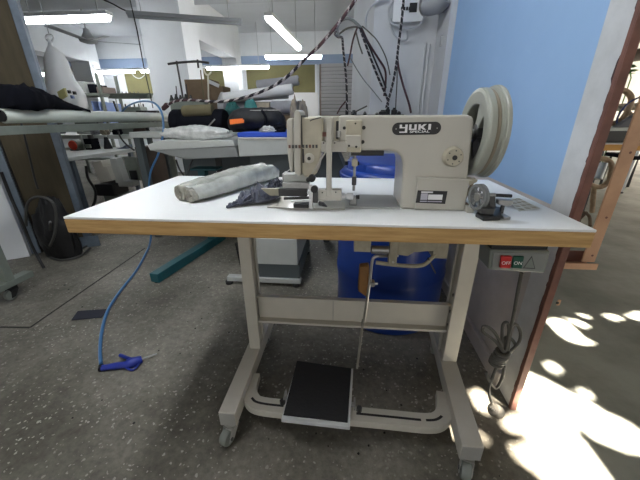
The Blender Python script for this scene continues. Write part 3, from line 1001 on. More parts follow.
# stitch length dial
c = P(453.5, 157, 'y', YF - .01)
dl = MB().lathe([(0.0, -0.004), (0.0195, -0.004), (0.022, -0.001), (0.0235, 0.012)], (c.x, YF - 0.0125, c.z), (0, 1, 0), 36).build('stitch_dial', 'cream_dirty', sm)
MB().lathe([(0.0, 0), (0.0056, 0), (0.0058, 0.002)], (c.x + .001, YF - 0.0185, c.z - .001), (0, 1, 0), 16).build('dial_screw', 'black', dl)
for k in range(6):
    an = 0.4 + k * PI / 3
    cx, cz = c.x + 0.0150 * math.cos(an), c.z + 0.0150 * math.sin(an)
    MB().cyl((cx, YF - 0.0172, cz), (cx, YF - 0.0160, cz), 0.0016, 8).build('dial_mark', 'dark_steel', dl)
# lower raised panel with lip
v0 = P(417.5, 178, 'y', YF - .008); v1 = P(470, 178.5, 'y', YF - .008)
vb = P(418, 208, 'y', YF - .004)
MB().prism([(v0.x, v0.z), (0.3725, v0.z - 0.002), (0.374, H + .0008), (v0.x + .002, H + .0008)], 'y', YF - 0.0068, YF + 0.001).build('lower_panel', 'cream_paint', sm, bevel=0.004, bseg=3)
MB().bar((v0.x - .002, YF - 0.008, v0.z), (0.377, YF - 0.008, v0.z - 0.003), 0.006, 0.005).build('panel_ridge', 'cream_paint', sm, bevel=0.0012)
MB().prism([(0.372, v0.z - .001), (0.392, v0.z - .003), (0.390, v0.z - .009), (0.3725, v0.z - .018)], 'y', YF - .006, YF + .03).build('lip', 'cream_dirty', sm, bevel=0.0015)
# printed sticker: dark plate with pale and grey fields
s0, s1 = P(417.5, 190.3, 'y', YF - .0075), P(445.5, 203.7, 'y', YF - .0075)
st = MB().prism([(s0.x + .0006, s0.z), (s1.x, s0.z - .0012), (s1.x - .0012, s1.z - .0005), (s0.x - .001, s1.z + .0012)], 'y', YF - 0.0085, YF - 0.0071).build('info_plate', 'black', sm, smooth=False)
ww, hh = s1.x - s0.x, s0.z - s1.z
def pf(x0, x1, z0, z1, m, n='print_field'):
    MB().box(s0.x + ww * x0, s0.x + ww * x1, YF - 0.0089, YF - 0.0085, s1.z + hh * z0, s1.z + hh * z1).build(n, m, st, smooth=False)
pf(.13, .52, .82, .93, 'plate_white'); pf(.13, .36, .28, .78, 'sticker'); pf(.38, .86, .30, .70, 'plate_white'); pf(.38, .86, .12, .2, 'sticker'); pf(.12, .36, .12, .2, 'sticker')
# handwheel on the far side of the pillar: dished rim, spokes, grooved belt rim and outer flange
wc = Vector((0.0, 0.19, 0.9515))
AX = Vector((1, 0, 0))
def wl_(prof, name, m, parent, closed=False, seg=56):
    return MB().lathe(prof, (0, wc.y, wc.z), AX, seg, closed=closed).build(name, m, parent, angle=0.3)
hw = wl_([(0.066, 0.390), (0.0665, 0.385), (0.069, 0.383), (0.094, 0.381), (0.100, 0.383), (0.1025, 0.387), (0.1025, 0.398), (0.0985, 0.400), (0.0985, 0.4085), (0.1025, 0.411), (0.1025, 0.4121), (0.069, 0.4121), (0.066, 0.405)], 'handwheel', 'greencream', sm, True)
wl_([(0.076, 0.4122), (0.1015, 0.4122), (0.1055, 0.414), (0.1055, 0.417), (0.1075, 0.419), (0.1075, 0.425), (0.104, 0.428), (0.076, 0.428)], 'outer_flange', 'greencream', hw, True)
wl_([(0.0, 0.4122), (0.0759, 0.4122), (0.0759, 0.428), (0.0, 0.428)], 'backing_disc', 'dark_steel', hw)
wl_([(0.0, 0.386), (0.016, 0.386), (0.022, 0.390), (0.022, 0.412), (0.0, 0.412)], 'hub', 'dark_steel', hw)
wl_([(0.0, 0.350), (0.011, 0.350), (0.011, 0.386), (0.0, 0.386)], 'shaft', 'steel_dull', hw, seg=16)
for k in range(3):
    an = 1.95 + k * 2 * PI / 3
    c_, s_ = math.cos(an), math.sin(an)
    mb = MB()
    vs = []
    for x in (0.390, 0.404):
        for (rr, tt) in ((0.018, -0.012), (0.018, 0.012), (0.072, 0.026), (0.072, -0.026)):
            vs.append((x, wc.y + rr * c_ - tt * s_, wc.z + rr * s_ + tt * c_))
    mb.add(vs, [(3, 2, 1, 0), (4, 5, 6, 7), (0, 1, 5, 4), (1, 2, 6, 5), (2, 3, 7, 6), (3, 0, 4, 7)]).build('spoke', 'greencream' if k == 0 else 'dark_steel', hw, bevel=0.002)
wl_([(0.0986, 0.4005), (0.1002, 0.402), (0.1002, 0.4065), (0.0986, 0.408)], 'belt', 'tanbelt', hw, True)
# motor belt descending from the wheel into the table slot
MB().tube(smooth_path([P(474, 178, 'y', .13), P(471, 186, 'y', .135), P(466, 196, 'y', .14), P(463, 203, 'y', .15)], 4), 0.004, 8).build('drive_belt', 'tanbelt', sm)
v = P(465, 197, 'y', .14)
MB().box(v.x - .010, v.x + .012, .135, .165, H + .0002, H + 0.014).build('belt_guard', 'knee', sm, smooth=False, bevel=0.002)
MB().prism([(0.373, .102), (0.390, .102), (0.392, .118), (0.373, .124)], 'z', H + .0002, H + 0.016).build('hinge_block', 'cream_paint', sm, bevel=0.002)
# bed plate on the table
bd = MB().prism([(0.030, 0.122), (0.2155, 0.122), (0.2155, 0.262), (0.115, 0.262), (0.095, 0.205), (0.030, 0.200)], 'z', H + 0.0002, H + 0.0035).build('bed_plate', 'bedgrey', sm, bevel=0.001)
# needle bar, foot and clamp
NX = P(354.5, 170, 'y', .15).x
MB().cyl((NX, .15, 0.812), (NX, .15, 0.914), 0.0036, 12).build('needle_bar', 'steel_dull', sm)
b0, b1 = P(350.5, 158.5, 'y', .15), P(357, 166, 'y', .15)
MB().box(NX - .008, NX + .007, .141, .158, b1.z, b0.z).build('bar_clamp', 'cream_dirty', sm, bevel=0.002)
for a in (346.5, 357.5):
    c = P(a, 163.3, 'y', .15)
    MB().cyl((c.x - .003, .15, c.z), (c.x + .004, .15, c.z), 0.005, 10).build('clamp_screw', 'black', sm)
c = P(354.5, 181, 'y', .15)
MB().cyl((NX, .15, c.z - .010), (NX, .15, c.z + .012), 0.0058, 10).build('needle_clamp', 'dark_steel', sm)
MB().prism([(NX - .006, H + .026), (NX + .006, H + .026), (NX + .010, H + .0045), (NX - .012, H + .0045)], 'y', .138, .16).build('presser_foot', 'steel_dull', sm, bevel=0.002)
c = P(357.5, 197, 'y', .14)
MB().cyl((c.x - .004, .14, c.z), (c.x + .005, .14, c.z), 0.0055, 10).build('foot_screw', 'black', sm)
# vertical puller bar with upper lever and lower arm
v0, v1 = P(326.6, 117, 'y', .104), P(332.2, 192, 'y', .104)
pbx0, pbx1 = v0.x, P(332, 150, 'y', .104).x
pb_ = MB().box(pbx0, pbx1, .098, .112, 0.806, 0.9915).build('puller_bar', 'cream_paint', sm, bevel=0.002)
v0, v1 = P(321, 141.5, 'y', .112), P(347, 152, 'y', .112)
MB().box(v0.x, v1.x, .112, .124, v1.z, v0.z).build('upper_lever', 'cream_paint', pb_, bevel=0.002)
for a in (323.6, 334.7):
    c = P(a, 143, 'y', .111)
    MB().cyl((c.x, .1105, c.z), (c.x, .113, c.z), 0.0018, 8).build('pin', 'black', pb_)
v0, v1 = P(318, 189.5, 'y', .104), P(341.5, 200.5, 'y', .104)
MB().box(v0.x, v1.x, .100, .122, v1.z, v0.z).build('lower_arm', 'cream_paint', pb_, bevel=0.002)
for a, b in ((322.3, 192.6), (335.8, 192.2)):
    c = P(a, b, 'y', .099)
    MB().cyl((c.x, .0985, c.z), (c.x, .101, c.z), 0.0018, 8).build('pin', 'black', pb_)
v0, v1 = P(341.5, 196, 'y', .11), P(353, 196, 'y', .11)
MB().lathe([(0.004, 0), (0.0085, .001), (0.0085, .008), (0.006, .009), (0.006, .013), (0.0085, .014), (0.0085, v1.x - v0.x), (.004, v1.x - v0.x + .001)], (v0.x, .11, v0.z), (1, 0, 0), 18).build('roller', 'steel', pb_)
# left gearbox of the puller: rounded end covers, body and diagonal stay
gx0, gx1 = P(302, 130, 'y', .11).x, P(323, 130, 'y', .11).x
gb = MB().prism([(gx0 - .006, .9905), (gx1, .9905), (gx1, .945), (gx1 - .004, .915), (gx0 + .034, .862), (gx0 + .020, .853), (gx0 + .002, .853), (gx0 - .004, .862)], 'y', .112, .20).build('gearbox', 'cream_dirty', sm, bevel=0.004)
MB().prism([(P(293.5, 110, 'y', .105).x, .9955), (P(294.5, 107, 'y', .105).x, 1.004), (P(297, 105.5, 'y', .105).x, 1.0075), (P(300, 107, 'y', .105).x, 1.004), (P(300.6, 112, 'y', .105).x, .996), (P(300.6, 140, 'y', .105).x, .93), (P(300.6, 176, 'y', .105).x, .856), (P(294.5, 173, 'y', .105).x, .862), (P(293, 140, 'y', .105).x, .93)], 'y', .104, .185).build('gear_cover', 'cream_paint', gb, bevel=0.003)
MB().prism([(P(286.5, 120, 'y', .11).x, .982), (P(288, 117.5, 'y', .11).x, .988), (P(293, 116.5, 'y', .11).x, .9895), (P(293.2, 140, 'y', .11).x, .93), (P(292.5, 172, 'y', .11).x, .864), (P(290, 171, 'y', .11).x, .866), (P(287, 148, 'y', .11).x, .92)], 'y', .108, .18).build('gear_cover', 'cream_paint', gb, bevel=0.003)
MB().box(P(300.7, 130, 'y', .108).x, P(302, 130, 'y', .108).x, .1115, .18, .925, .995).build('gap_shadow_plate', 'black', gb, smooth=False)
v0, v1 = P(288, 144.5, 'y', .1025), P(318, 148.8, 'y', .1025)
for k in range(9):
    a = v0.x + (v1.x - v0.x) * (k + .15) / 9
    MB().box(a, a + (v1.x - v0.x) * .07, .1018 if k < 4 else .1108, .1035 if k < 4 else .1125, v1.z + .001, v0.z - .001).build('screw_head', 'dark_steel' if k % 3 else 'rust', gb, smooth=False)
c = P(309.3, 158.3, 'y', .105)
kb = MB().lathe([(0.0, 0), (0.007, 0), (0.0115, 0.002), (0.012, 0.008), (0.010, 0.012)], (c.x, .1000, c.z), (0, 1, 0), 22).build('adjusting_knob', 'cream_paint', gb)
MB().lathe([(0, 0), (0.0042, 0), (0.0045, .002)], (c.x, .0988, c.z), (0, 1, 0), 12).build('knob_screw', 'black', kb)
MB().box(P(302.2, 155, 'y', .108).x, P(303.8, 155, 'y', .108).x, .1095, .113, P(303, 163, 'y', .108).z, P(303, 149, 'y', .108).z).build('slot', 'black', gb, smooth=False)
c = P(325, 134, 'y', .108)
MB().box(c.x - .006, c.x + .003, .1105, .1125, c.z - .006, c.z + .004).build('square_hole', 'rust', gb, smooth=False)
MB().bar(P(311, 175.5, 'y', .115), P(325.5, 152, 'y', .115), 0.004, 0.012, (0, 1, 0)).build('diagonal_stay', 'cream_paint', gb, bevel=0.001)
MB().tube(smooth_path([P(310, 121, 'y', .111), P(313, 119.5, 'y', .110), P(321, 117.5, 'y', .110)], 4), 0.0012, 6).build('thread_guide', 'dark_steel', gb)
# oil cups and thread posts on top of the arm
for a, b, m in ((353, 112, 'black'), (365, 113, 'black'), (377, 113, 'dark_steel')):
    c = P(a, 113.6, 'y', .2)
    MB().lathe([(0.004, -.0006), (0.005, 0.003), (0.003, 0.006), (0.0, .007)], (c.x, .2, .9945), (0, 0, 1), 10).build('oil_cap', m, sm)
# folder attachment in front of the head
fa = MB()
v0, v1 = P(283, 174.5, 'y', .12), P(308, 182, 'y', .12)
fo = MB().box(v0.x, v1.x, .12, .155, v1.z, v0.z).build('folder_housing', 'irongrey', sm, bevel=0.0015)
MB().box(v0.x - .0015, v0.x + .002, .117, .158, v1.z - .004, v0.z + .002).build('housing_end', 'steel_dull', fo, smooth=False)
v0, v1 = P(282.5, 187, 'y', .10), P(309, 183, 'y', .10)
MB().box(v0.x, v1.x, .100, .118, v0.z - .004, v1.z).build('blade_rail', 'steel_dull', fo, bevel=0.001)
a, b = P(262.5, 187, 'y', .115), P(283, 193, 'y', .10)
MB().prism([(a.x, a.z), (P(297, 186, 'y', .1).x, a.z), (P(303, 191, 'y', .1).x, a.z - .016), (P(270, 192.5, 'y', .1).x, a.z - .018)], 'y', .096, .106).build('binder_scroll', 'olivesteel', fo, bevel=0.001)
MB().box(P(278, 187, 'y', .092).x, P(307, 187, 'y', .092).x, .092, .118, P(290, 196.5, 'y', .092).z, P(290, 189, 'y', .092).z).build('black_guide', 'black', fo, bevel=0.0015)
MB().cyl(P(284, 198.5, 'y', .10), P(312, 197.5, 'y', .10), 0.0034, 10).build('guide_rod', 'dark_steel', fo)
MB().cyl(P(291, 201, 'y', .09), P(311, 200.5, 'y', .09), 0.0026, 10).build('guide_rod', 'steel', fo)
# white base plate of the folder (flat triangle) and dark block
a = P(267, 206.5, 'z', H + .004); b = P(281, 196, 'z', H + .004); c = P(298, 198, 'z', H + .004); e = P(293, 208, 'z', H + .004)
f5 = P(345, 208.5, 'z', H + .004); f6 = P(345, 202, 'z', H + .004)
MB().prism([(a.x, a.y), (e.x, e.y), (f5.x, f5.y), (f6.x, f6.y), (c.x, c.y), (b.x, b.y)], 'z', H + .0005, H + .004).build('folder_base', 'cream_paint', fo, smooth=False, bevel=0.0008)
MB().box(P(294, 205, 'y', .11).x, P(309, 205, 'y', .11).x, .10, .135, H + .0042, H + .014).build('base_block', 'black', fo, bevel=0.001)
# clamp column with knobs
cx = P(311, 190, 'y', .095).x
MB().box(cx - .005, cx + .004, .090, .102, H + .004, 0.838).build('clamp_post', 'steel', fo, bevel=0.0015)
MB().box(cx + .004, cx + .017, .094, .112, H + .02, .82).build('clamp_body', 'dark_steel', fo, bevel=0.002)
for a, b, r in ((312, 178, .009), (308.5, 179.5, .0055), (314.5, 189, .009), (309, 192, .004)):
    c = P(a, b, 'y', .09)
    MB().lathe([(r * .5, 0), (r, .002), (r, .012), (r * .7, .014)], (c.x, .082, c.z), (0, 1, 0), 14).build('knurled_knob', 'black' if r > .005 else 'steel', fo)
MB().prism([(cx + .018, H + .012), (cx + .040, H + .008), (cx + .030, H + .018), (cx + .018, H + .022)], 'y', .10, .112).build('guide_finger', 'dark_steel', fo, bevel=0.001)
MB().tube([P(284, 174, 'y', .14), P(291, 168.5, 'y', .17)], 0.0015, 6).build('guide_wire', 'steel', fo)
# ================================================================== ON THE SEWING TABLE
def loft(mb, secs, cap=True, mi=0):
    n = len(secs[0]); b = len(mb.v)
    vs = [v for s_ in secs for v in s_]
    fs = []
    for i in range(len(secs) - 1):
        for j in range(n):
            fs.append((i * n + j, i * n + (j + 1) % n, (i + 1) * n + (j + 1) % n, (i + 1) * n + j))
    if cap:
        fs += [tuple(range(n - 1, -1, -1)), tuple((len(secs) - 1) * n + k for k in range(n))]
    return mb.add(vs, fs, mi)

# wrapped bundle
S, E_ = Vector((-0.372, 0.165, H)), Vector((-0.212, 0.500, H))
ax = (E_ - S).normalized(); sd_ = Vector((ax.y, -ax.x, 0))
secs = []
NS = 26
for i in range(NS + 1):
    t = i / NS
    c = S.lerp(E_, t)
    wdt = 0.052 + 0.008 * math.sin(t * 5)
    hgt = (0.044 + 0.020 * min(1, t * 1.6)) * (1 - max(0, t - 0.93) * 4)
    pr_ = []
    for k in range(28):
        a = 2 * PI * k / 28
        ca, sa = math.cos(a), math.sin(a)
        x = wdt * (abs(ca) ** 0.7) * (1 if ca > 0 else -1)
        z = hgt / 2 * (1 + (abs(sa) ** 0.75) * (1 if sa > 0 else -1))
        if sa > 0:
            z -= 0.012 * math.exp(-((x - 0.012) / 0.008) ** 2) * sa
        nz_ = noise.noise(Vector((x * 40, t * 9, z * 40))) * 0.006 + noise.noise(Vector((x * 90, t * 25, z * 90))) * 0.003
        p = c + sd_ * (x + nz_) + Vector((0, 0, max(0.0006, z + (nz_ if sa > 0.05 else 0))))
        pr_.append(p)
    secs.append(pr_)
fb = thing('wrapped_fabric_bundle', ((S + E_) / 2), 'long grey fabric bundle in clear film lying on the white sewing table', 'fabric bundle')
loft(MB(), secs).build('film_wrap', 'plastic_film', fb, angle=1.2)
for (off, r) in ((-0.014, 0.021), (0.030, 0.017)):
    pts = []
    cc = S + sd_ * off + Vector((0, 0, r + 0.002)) - ax * 0.012
    mb = MB()
    for q in range(3):
        rr = r * (1 - 0.28 * q)
        mb.lathe([(rr, 0), (rr, 0.05), (rr - 0.003, 0.05), (rr - 0.003, 0)], cc + ax * 0.002 * q, ax, 20, closed=True)
    mb.build('rolled_end', 'beigefilm', fb)
fl = MB()
f0, f1 = P(163, 189, 'z', H + .0008), P(226, 172, 'z', H + 0.0008)
fl.grid(lambda u, v: (S - sd_ * (0.045 + v * 0.075)) + ax * (u * 0.26 + 0.0 + v * 0.05) + Vector((0, 0, 0.0010 + (1 - v) * (1 - v) * 0.030 + abs(noise.noise(Vector((u * 6, v * 5, 1)))) * 0.012 * (1 - abs(2 * v - 1)))), 20, 10)
fo_ = fl.build('film_flap', 'plastic_film', fb, angle=1.2)
sv = fo_.modifiers.new('thickness', 'SOLIDIFY'); sv.thickness = 0.001; sv.offset = 1

# crumpled slate strip
def heap_strip(name, pts, rad, hgt, m, seed, n=30, seg=18, amp=.4):
    pp = smooth_path(pts, n // max(1, len(pts) - 1))
    N = len(pp)
    secs = []
    for i, p in enumerate(pp):
        t = i / (N - 1) * (len(rad) - 1)
        k = min(int(t), len(rad) - 2); f = t - k
        r = rad[k] * (1 - f) + rad[k + 1] * f
        h = hgt[k] * (1 - f) + hgt[k + 1] * f
        a = pp[max(0, i - 1)]; b = pp[min(N - 1, i + 1)]
        t_ = (b - a).normalized(); s_ = Vector((t_.y, -t_.x, 0))
        row = []
        for j in range(seg):
            an = 2 * PI * j / seg
            q = Vector((math.cos(an) * 1.6, math.sin(an) * 1.6, i * 0.55 + seed))
            kk = 1 + amp * noise.noise(q * 1.5) + amp * noise.noise(q * 3.1) + amp * .7 * noise.noise(q * 5.7)
            x, z = r * math.cos(an) * kk, h * (0.5 + 0.5 * math.sin(an)) * kk
            row.append(p + s_ * x + Vector((0, 0, max(0.0006, z))))
        secs.append(row)
    return loft(MB(), secs)
pts = [P(227, 208.5, 'z', H), P(238, 206, 'z', H), P(250, 203.5, 'z', H), P(262, 202, 'z', H), P(273, 198, 'z', H)]
o = heap_strip('slate', pts, [.004, .013, .026, .040, .03], [.006, .014, .034, .048, .02], 'slate', 3).build('crumpled_fabric_strip', 'slate', angle=0.5)
tag(o, 'crumpled slate blue fabric strip feeding into the folder of the sewing machine', 'fabric strip')
pts = [P(270, 189, 'z', H), P(277, 187.5, 'z', H), P(286, 187.5, 'z', H)]
o = heap_strip('slate', pts, [.01, .018, .01], [.012, .032, .014], 'navy', 9, n=16).build('fabric_scrap', 'navy', angle=0.5)
tag(o, 'small dark scrap of fabric tucked behind the folder on the white table', 'fabric scrap')

# bobbin winder
bw0 = P(492, 215, 'z', H)
bw = thing('bobbin_winder', bw0, 'black bobbin winder with a clear perforated wheel on the table beside the handwheel', 'bobbin winder')
z = H
c = [P(475, 217, 'z', z), P(483, 221.5, 'z', z), P(500.5, 220.5, 'z', z), P(500, 211, 'z', z), P(484, 207.5, 'z', z)]
MB().prism([(p.x, p.y) for p in c], 'z', z + .0004, z + 0.010).build('base', 'black', bw, bevel=0.002)
c = P(485, 214, 'z', z + .01)
MB().box(c.x - .012, c.x + .016, c.y - .010, c.y + .020, z + .010, z + .026).build('hinge_block', 'dark_steel', bw, bevel=0.003)
yw = 0.085
a = P(488, 197, 'y', yw); b = P(492, 209, 'y', yw)
MB().prism([(a.x - .001, a.z + .004), (a.x + .014, a.z + .004), (b.x + .006, z + .02), (b.x - .010, z + .02)], 'y', yw - .006, yw + .010).build('arm', 'dark_steel', bw, bevel=0.002)
a, b = P(486, 195, 'y', yw), P(511.5, 196, 'y', yw)
MB().cyl(a, (a.x + .02, yw, a.z), 0.0055, 14).build('spindle', 'steel_dull', bw)
MB().cyl((a.x + .02, yw, a.z), b, 0.0040, 12).build('bobbin_shaft', 'black', bw)
a, b = P(497, 199, 'y', yw), P(510, 205, 'y', yw)
MB().prism([(a.x, a.z), (b.x + .002, a.z - .001), (b.x + .001, b.z + .002), (b.x - .006, b.z - .002), (a.x + .002, b.z + .002)], 'y', yw - .008, yw + .008).build('stop_latch', 'steel_dull', bw, bevel=0.002)
a = P(503, 205, 'y', yw)
MB().box(a.x - .003, a.x + .003, yw - .004, yw + .004, z + .0005, a.z + .004).build('post', 'dark_steel', bw)
a = P(505, 217, 'y', yw - .02)
MB().prism([(a.x - .008, yw - .03), (a.x + .008, yw - .03), (a.x + .004, yw), (a.x - .004, yw)], 'z', z + .0004, z + .007).build('guide_tab', 'steel_dull', bw, bevel=0.001)
wc_ = P(478.5, 197, 'y', yw)
R_ = 0.0305
wx = MB()
wx.lathe([(0.0235, -0.006), (R_, -0.006), (R_, -0.003), (R_ - .004, 0.0), (R_, 0.003), (R_, 0.006), (0.0235, 0.006)], wc_, (1, 0.25, 0), 40, closed=True)
wo = wx.build('winder_wheel', 'smoke', bw)
m = MB()
axw = Vector((1, 0.25, 0)).normalized(); u_ = axw.orthogonal().normalized(); w_ = axw.cross(u_)
m.lathe([(0.0, -.005), (0.010, -.005), (0.010, .005), (0, .005)], wc_, axw, 16)
m.build('wheel_hub', 'steel_dull', wo)
for k in range(7):
    an = 2 * PI * k / 7
    dr = u_ * math.cos(an) + w_ * math.sin(an)
    MB().bar(wc_ + dr * .008, wc_ + dr * .025, 0.006, 0.004, axw).build('wheel_spoke', 'smoke', wo)
sc_ = P(478, 183.5, 'y', .2)

# ================================================================== UNDER THE TABLE
sw0 = P(521, 262, 'y', 0.03)
sw = thing('switch_box', (sw0.x, 0.045, 0.655), 'grey motor switch box with red and green buttons fixed under the table front', 'switch')
A_, B_ = P(491, 249.5, 'y', .02), P(551.5, 250.5, 'y', .02)
C_, D_ = P(488.5, 270, 'y', .02), P(545.5, 274, 'y', .02)
zt = H - 0.0420
MB().box(A_.x + .004, B_.x - .004, .028, .085, A_.z - .004, zt).build('mounting_plate', 'black', sw, smooth=False)
front = [A_, B_, D_, C_]
def fpt(u, v, y):
    p = (A_.lerp(B_, u)).lerp(C_.lerp(D_, u), v)
    return Vector((p.x, y, p.z))
def face_prism(u0, u1, v0, v1, y0, y1):
    q = [fpt(u0, v0, 0), fpt(u1, v0, 0), fpt(u1, v1, 0), fpt(u0, v1, 0)]
    return MB().prism([(p.x, p.z) for p in q], 'y', y0, y1)
face_prism(0, 1, 0.04, 1, .022, .085).build('enclosure', 'switchgrey', sw, bevel=0.004)
face_prism(.05, .95, .12, .88, .0195, .0219).build('front_plate', 'platepale', sw, bevel=0.001)
rb = face_prism(.165, .345, .24, .80, .0115, .0194).build('stop_button', 'offred', sw, bevel=0.002)
gb_ = face_prism(.375, .555, .24, .80, .0140, .0194).build('start_button', 'ongreen', sw, bevel=0.002)
for txt, u, par, y in (('OFF', .255, rb, .0113), ('ON', .465, gb_, .0138)):
    c = fpt(u, .55, y)
    vs, fs = text_mesh(txt, 0.0115, Matrix.Translation(c) @ Matrix.Rotation(PI / 2, 4, 'X'), 0.0002)
    MB().add(vs, fs).build('lettering', 'plate_white', par, smooth=False)
tri = [fpt(.59, .80, 0), fpt(.80, .80, 0), fpt(.695, .24, 0)]
tri2 = [p.lerp(sum(tri, Vector()) / 3, .16) for p in tri]
tm = MB()
for i in range(3):
    j = (i + 1) % 3
    q = [tri[i], tri[j], tri2[j], tri2[i]]
    tm.prism([(p.x, p.z) for p in q], 'y', .0188, .0194)
tm.build('warning_triangle', 'dark_steel', sw, smooth=False)
MB().prism([(p.x, p.z) for p in tri2], 'y', .0190, .0194).build('triangle_field', 'switchgrey', sw, smooth=False)

# power cord: hangs from the box, wound into a bunch, plug at the end
YC = 0.085
cordp = [P(521.5, 273, 'y', .05), P(518, 290, 'y', .06), P(513, 318, 'y', .075), P(509, 335, 'y', YC), P(505, 352, 'y', YC)]
pc_ = thing('coiled_cable', P(500, 412, 'y', YC), 'grey power cord wound into a bunch hanging beneath the switch box', 'power cord')
r_ = 0.0044
MB().tube(smooth_path(cordp, 6), r_, 8).build('hanging_run', 'cordgrey', pc_)
loops = [
    [(504, 352), (495, 341), (487, 335), (482.5, 331), (484, 326.5), (490, 328), (497, 336), (502, 348)],
    [(502, 350), (502, 335), (503, 325), (507, 322.5), (509, 330), (507, 345), (505, 352)],
    [(508, 350), (510, 334), (512, 325), (517, 325), (520.5, 333), (519, 342), (513, 349), (508, 352)],
    [(503, 350), (504, 340), (508, 337), (514, 342), (515, 347), (509, 353)],
]
for k, lp in enumerate(loops):
    pts = [P(a, b, 'y', YC + 0.006 * (k - 1.5)) for a, b in lp]
    MB().tube(smooth_path(pts, 5), r_, 8).build('loop', 'cordgrey', pc_)
ctr = P(501, 358, 'y', YC)
wr_ = MB()
for k in range(6):
    zc = ctr.z + 0.022 - k * 0.0085
    rr = 0.020 - 0.0015 * abs(k - 2.5)
    pts = [(ctr.x - .002 * k + rr * math.cos(a), YC + rr * .8 * math.sin(a), zc + 0.004 * math.sin(a * 1 + k)) for a in [2 * PI * q / 20 for q in range(20)]]
    wr_.tube(pts, r_ * 1.15, 8, closed=True)
wr_.build('winding', 'cordgrey', pc_)
tail = [P(497, 366, 'y', YC), P(493, 376, 'y', YC - .005), P(489, 388, 'y', YC - .01), P(490, 398, 'y', YC), P(494, 407, 'y', YC)]
MB().tube(smooth_path([P(504, 366, 'y', YC), P(502, 378, 'y', YC), P(496, 388, 'y', YC), P(489, 380, 'y', YC - .008), P(486, 372, 'y', YC - .008)], 5), r_, 8).build('loop', 'cordgrey', pc_)
MB().tube(smooth_path(tail, 5), r_, 8).build('tail', 'cordgrey', pc_)
p0, p1 = P(493, 409, 'y', YC - .01), P(502, 414, 'y', YC + .012)
pg = MB().lathe([(0.008, -.004), (0.017, 0), (0.0205, .008), (0.0205, .036), (0.012, .042)], p0, p1 - p0, 20).build('plug', 'cordgrey', pc_)
dv = (p0 - p1).normalized()
sdv = dv.cross(Vector((0, 0, 1))).normalized()
for s_ in (-1, 1):
    MB().cyl(p0 + sdv * .006 * s_, p0 + sdv * .006 * s_ + dv * .018, .0022, 8).build('pin', 'steel', pg)

# blue drum behind the table
DC = Vector((0.318, 0.845, 0))
dm = thing('plastic_drum', DC, 'large blue plastic drum with a clamped lid standing behind the sewing table', 'drum')
MB().lathe([(0.0, 0), (0.262, 0.0), (0.272, 0.012), (0.274, 0.20), (0.280, 0.26), (0.280, 0.275), (0.275, 0.285), (0.275, 0.50), (0.281, 0.515), (0.281, 0.53), (0.275, 0.545), (0.274, 0.70), (0.266, 0.735), (0.0, 0.735)], DC, (0, 0, 1), 72).build('body', 'drum', dm, angle=0.8)
ld = MB().lathe([(0.262, 0.7352), (0.268, 0.7352), (0.268, 0.752), (0.256, 0.766), (0.246, 0.769), (0.240, 0.795), (0.232, 0.803), (0.19, 0.806), (0.0, 0.806)], DC, (0, 0, 1), 72).build('lid', 'drum', dm, angle=0.8)
MB().lathe([(0.2665, 0.728), (0.276, 0.730), (0.277, 0.744), (0.2685, 0.748)], DC, (0, 0, 1), 72, closed=True).build('clamp_ring', 'drum', dm)
for k in range(10):
    an = 2 * PI * (k + .3) / 10
    c_, s_ = math.cos(an), math.sin(an)
    MB().bar(DC + Vector((c_ * .244, s_ * .244, .772)), DC + Vector((c_ * .238, s_ * .238, .800)), .018, .006, (c_, s_, 0)).build('lid_rib', 'drum', ld)

# floor items: hose, blow gun, dark patch
hp = [P(121, 113, 'y', 2.3), P(128, 106, 'y', 2.2), P(140, 101.5, 'y', 2.0), P(153, 102.5, 'y', 1.8), P(161, 111, 'y', 1.7), P(163.5, 125, 'y', 1.65), P(162, 140, 'y', 1.62), P(158, 155, 'y', 1.62), P(150, 175, 'y', 1.65), P(149, 205, 'y', 1.66), P(151, 228, 'y', 1.62), P(150, 243, 'z', 0.03), P(145, 255, 'z', .009), P(136, 271, 'z', .009), P(121, 290, 'z', .009), P(108, 310, 'z', .009), P(102, 330, 'z', .009), P(100, 350, 'z', .009), P(101, 364, 'z', .011)]
ho = MB().tube(smooth_path(hp, 6), 0.0075, 10).build('air_hose', 'hose')
tag(ho, 'blue air hose looping down from the bench and across the grey floor', 'hose')
g0 = P(101, 368, 'z', .014); g1 = P(128, 364, 'z', .014); g2 = P(142, 359, 'z', .014); g3 = P(157, 354, 'z', .016)
bg_ = thing('air_blow_gun', ((g0 + g2) / 2).xy.to_3d(), 'blue air blow gun with a steel nozzle lying on the grey floor', 'air gun')
MB().tube(smooth_path([g0 + Vector((.004, 0, 0)), g0.lerp(g1, .5), g1, g2], 4), [0.0125] * 4 + [.0145] * 4 + [.0205, .0225, .0205, .018, .015], 12).build('body', 'gun', bg_)
MB().cyl(g0 - Vector((.006, -.008, 0)), g0 + Vector((.006, -0.006, 0)), 0.0125, 12).build('hose_connector', 'black', bg_)
MB().cyl(g2, g3, 0.0042, 10).build('nozzle', 'steel_dull', bg_)
a = P(129, 361, 'z', .016); b = P(120, 355, 'z', .016); c = P(135, 358.5, 'z', .02)
MB().tube(smooth_path([c, a + Vector((0, .012, 0)), b], 4), [.0075] * 9, 8).build('trigger', 'gun', bg_)
a = P(126, 367.5, 'z', .012); b = P(133, 370, 'z', .010); c = P(140, 362.5, 'z', .012)
MB().tube(smooth_path([a, b, c], 4), 0.0045, 8).build('hanging_hook', 'gun', bg_)
c = [P(71.5, 320.5, 'z', 0), P(101.5, 318, 'z', 0), P(107.5, 309.5, 'z', 0), P(78, 311.5, 'z', 0)]
o = MB().prism([(p.x, p.y) for p in c], 'z', 0.0003, 0.004).build('cloth_patch', 'patchnavy', smooth=False)
tag(o, 'flat dark navy cloth patch lying on the grey floor', 'cloth patch')
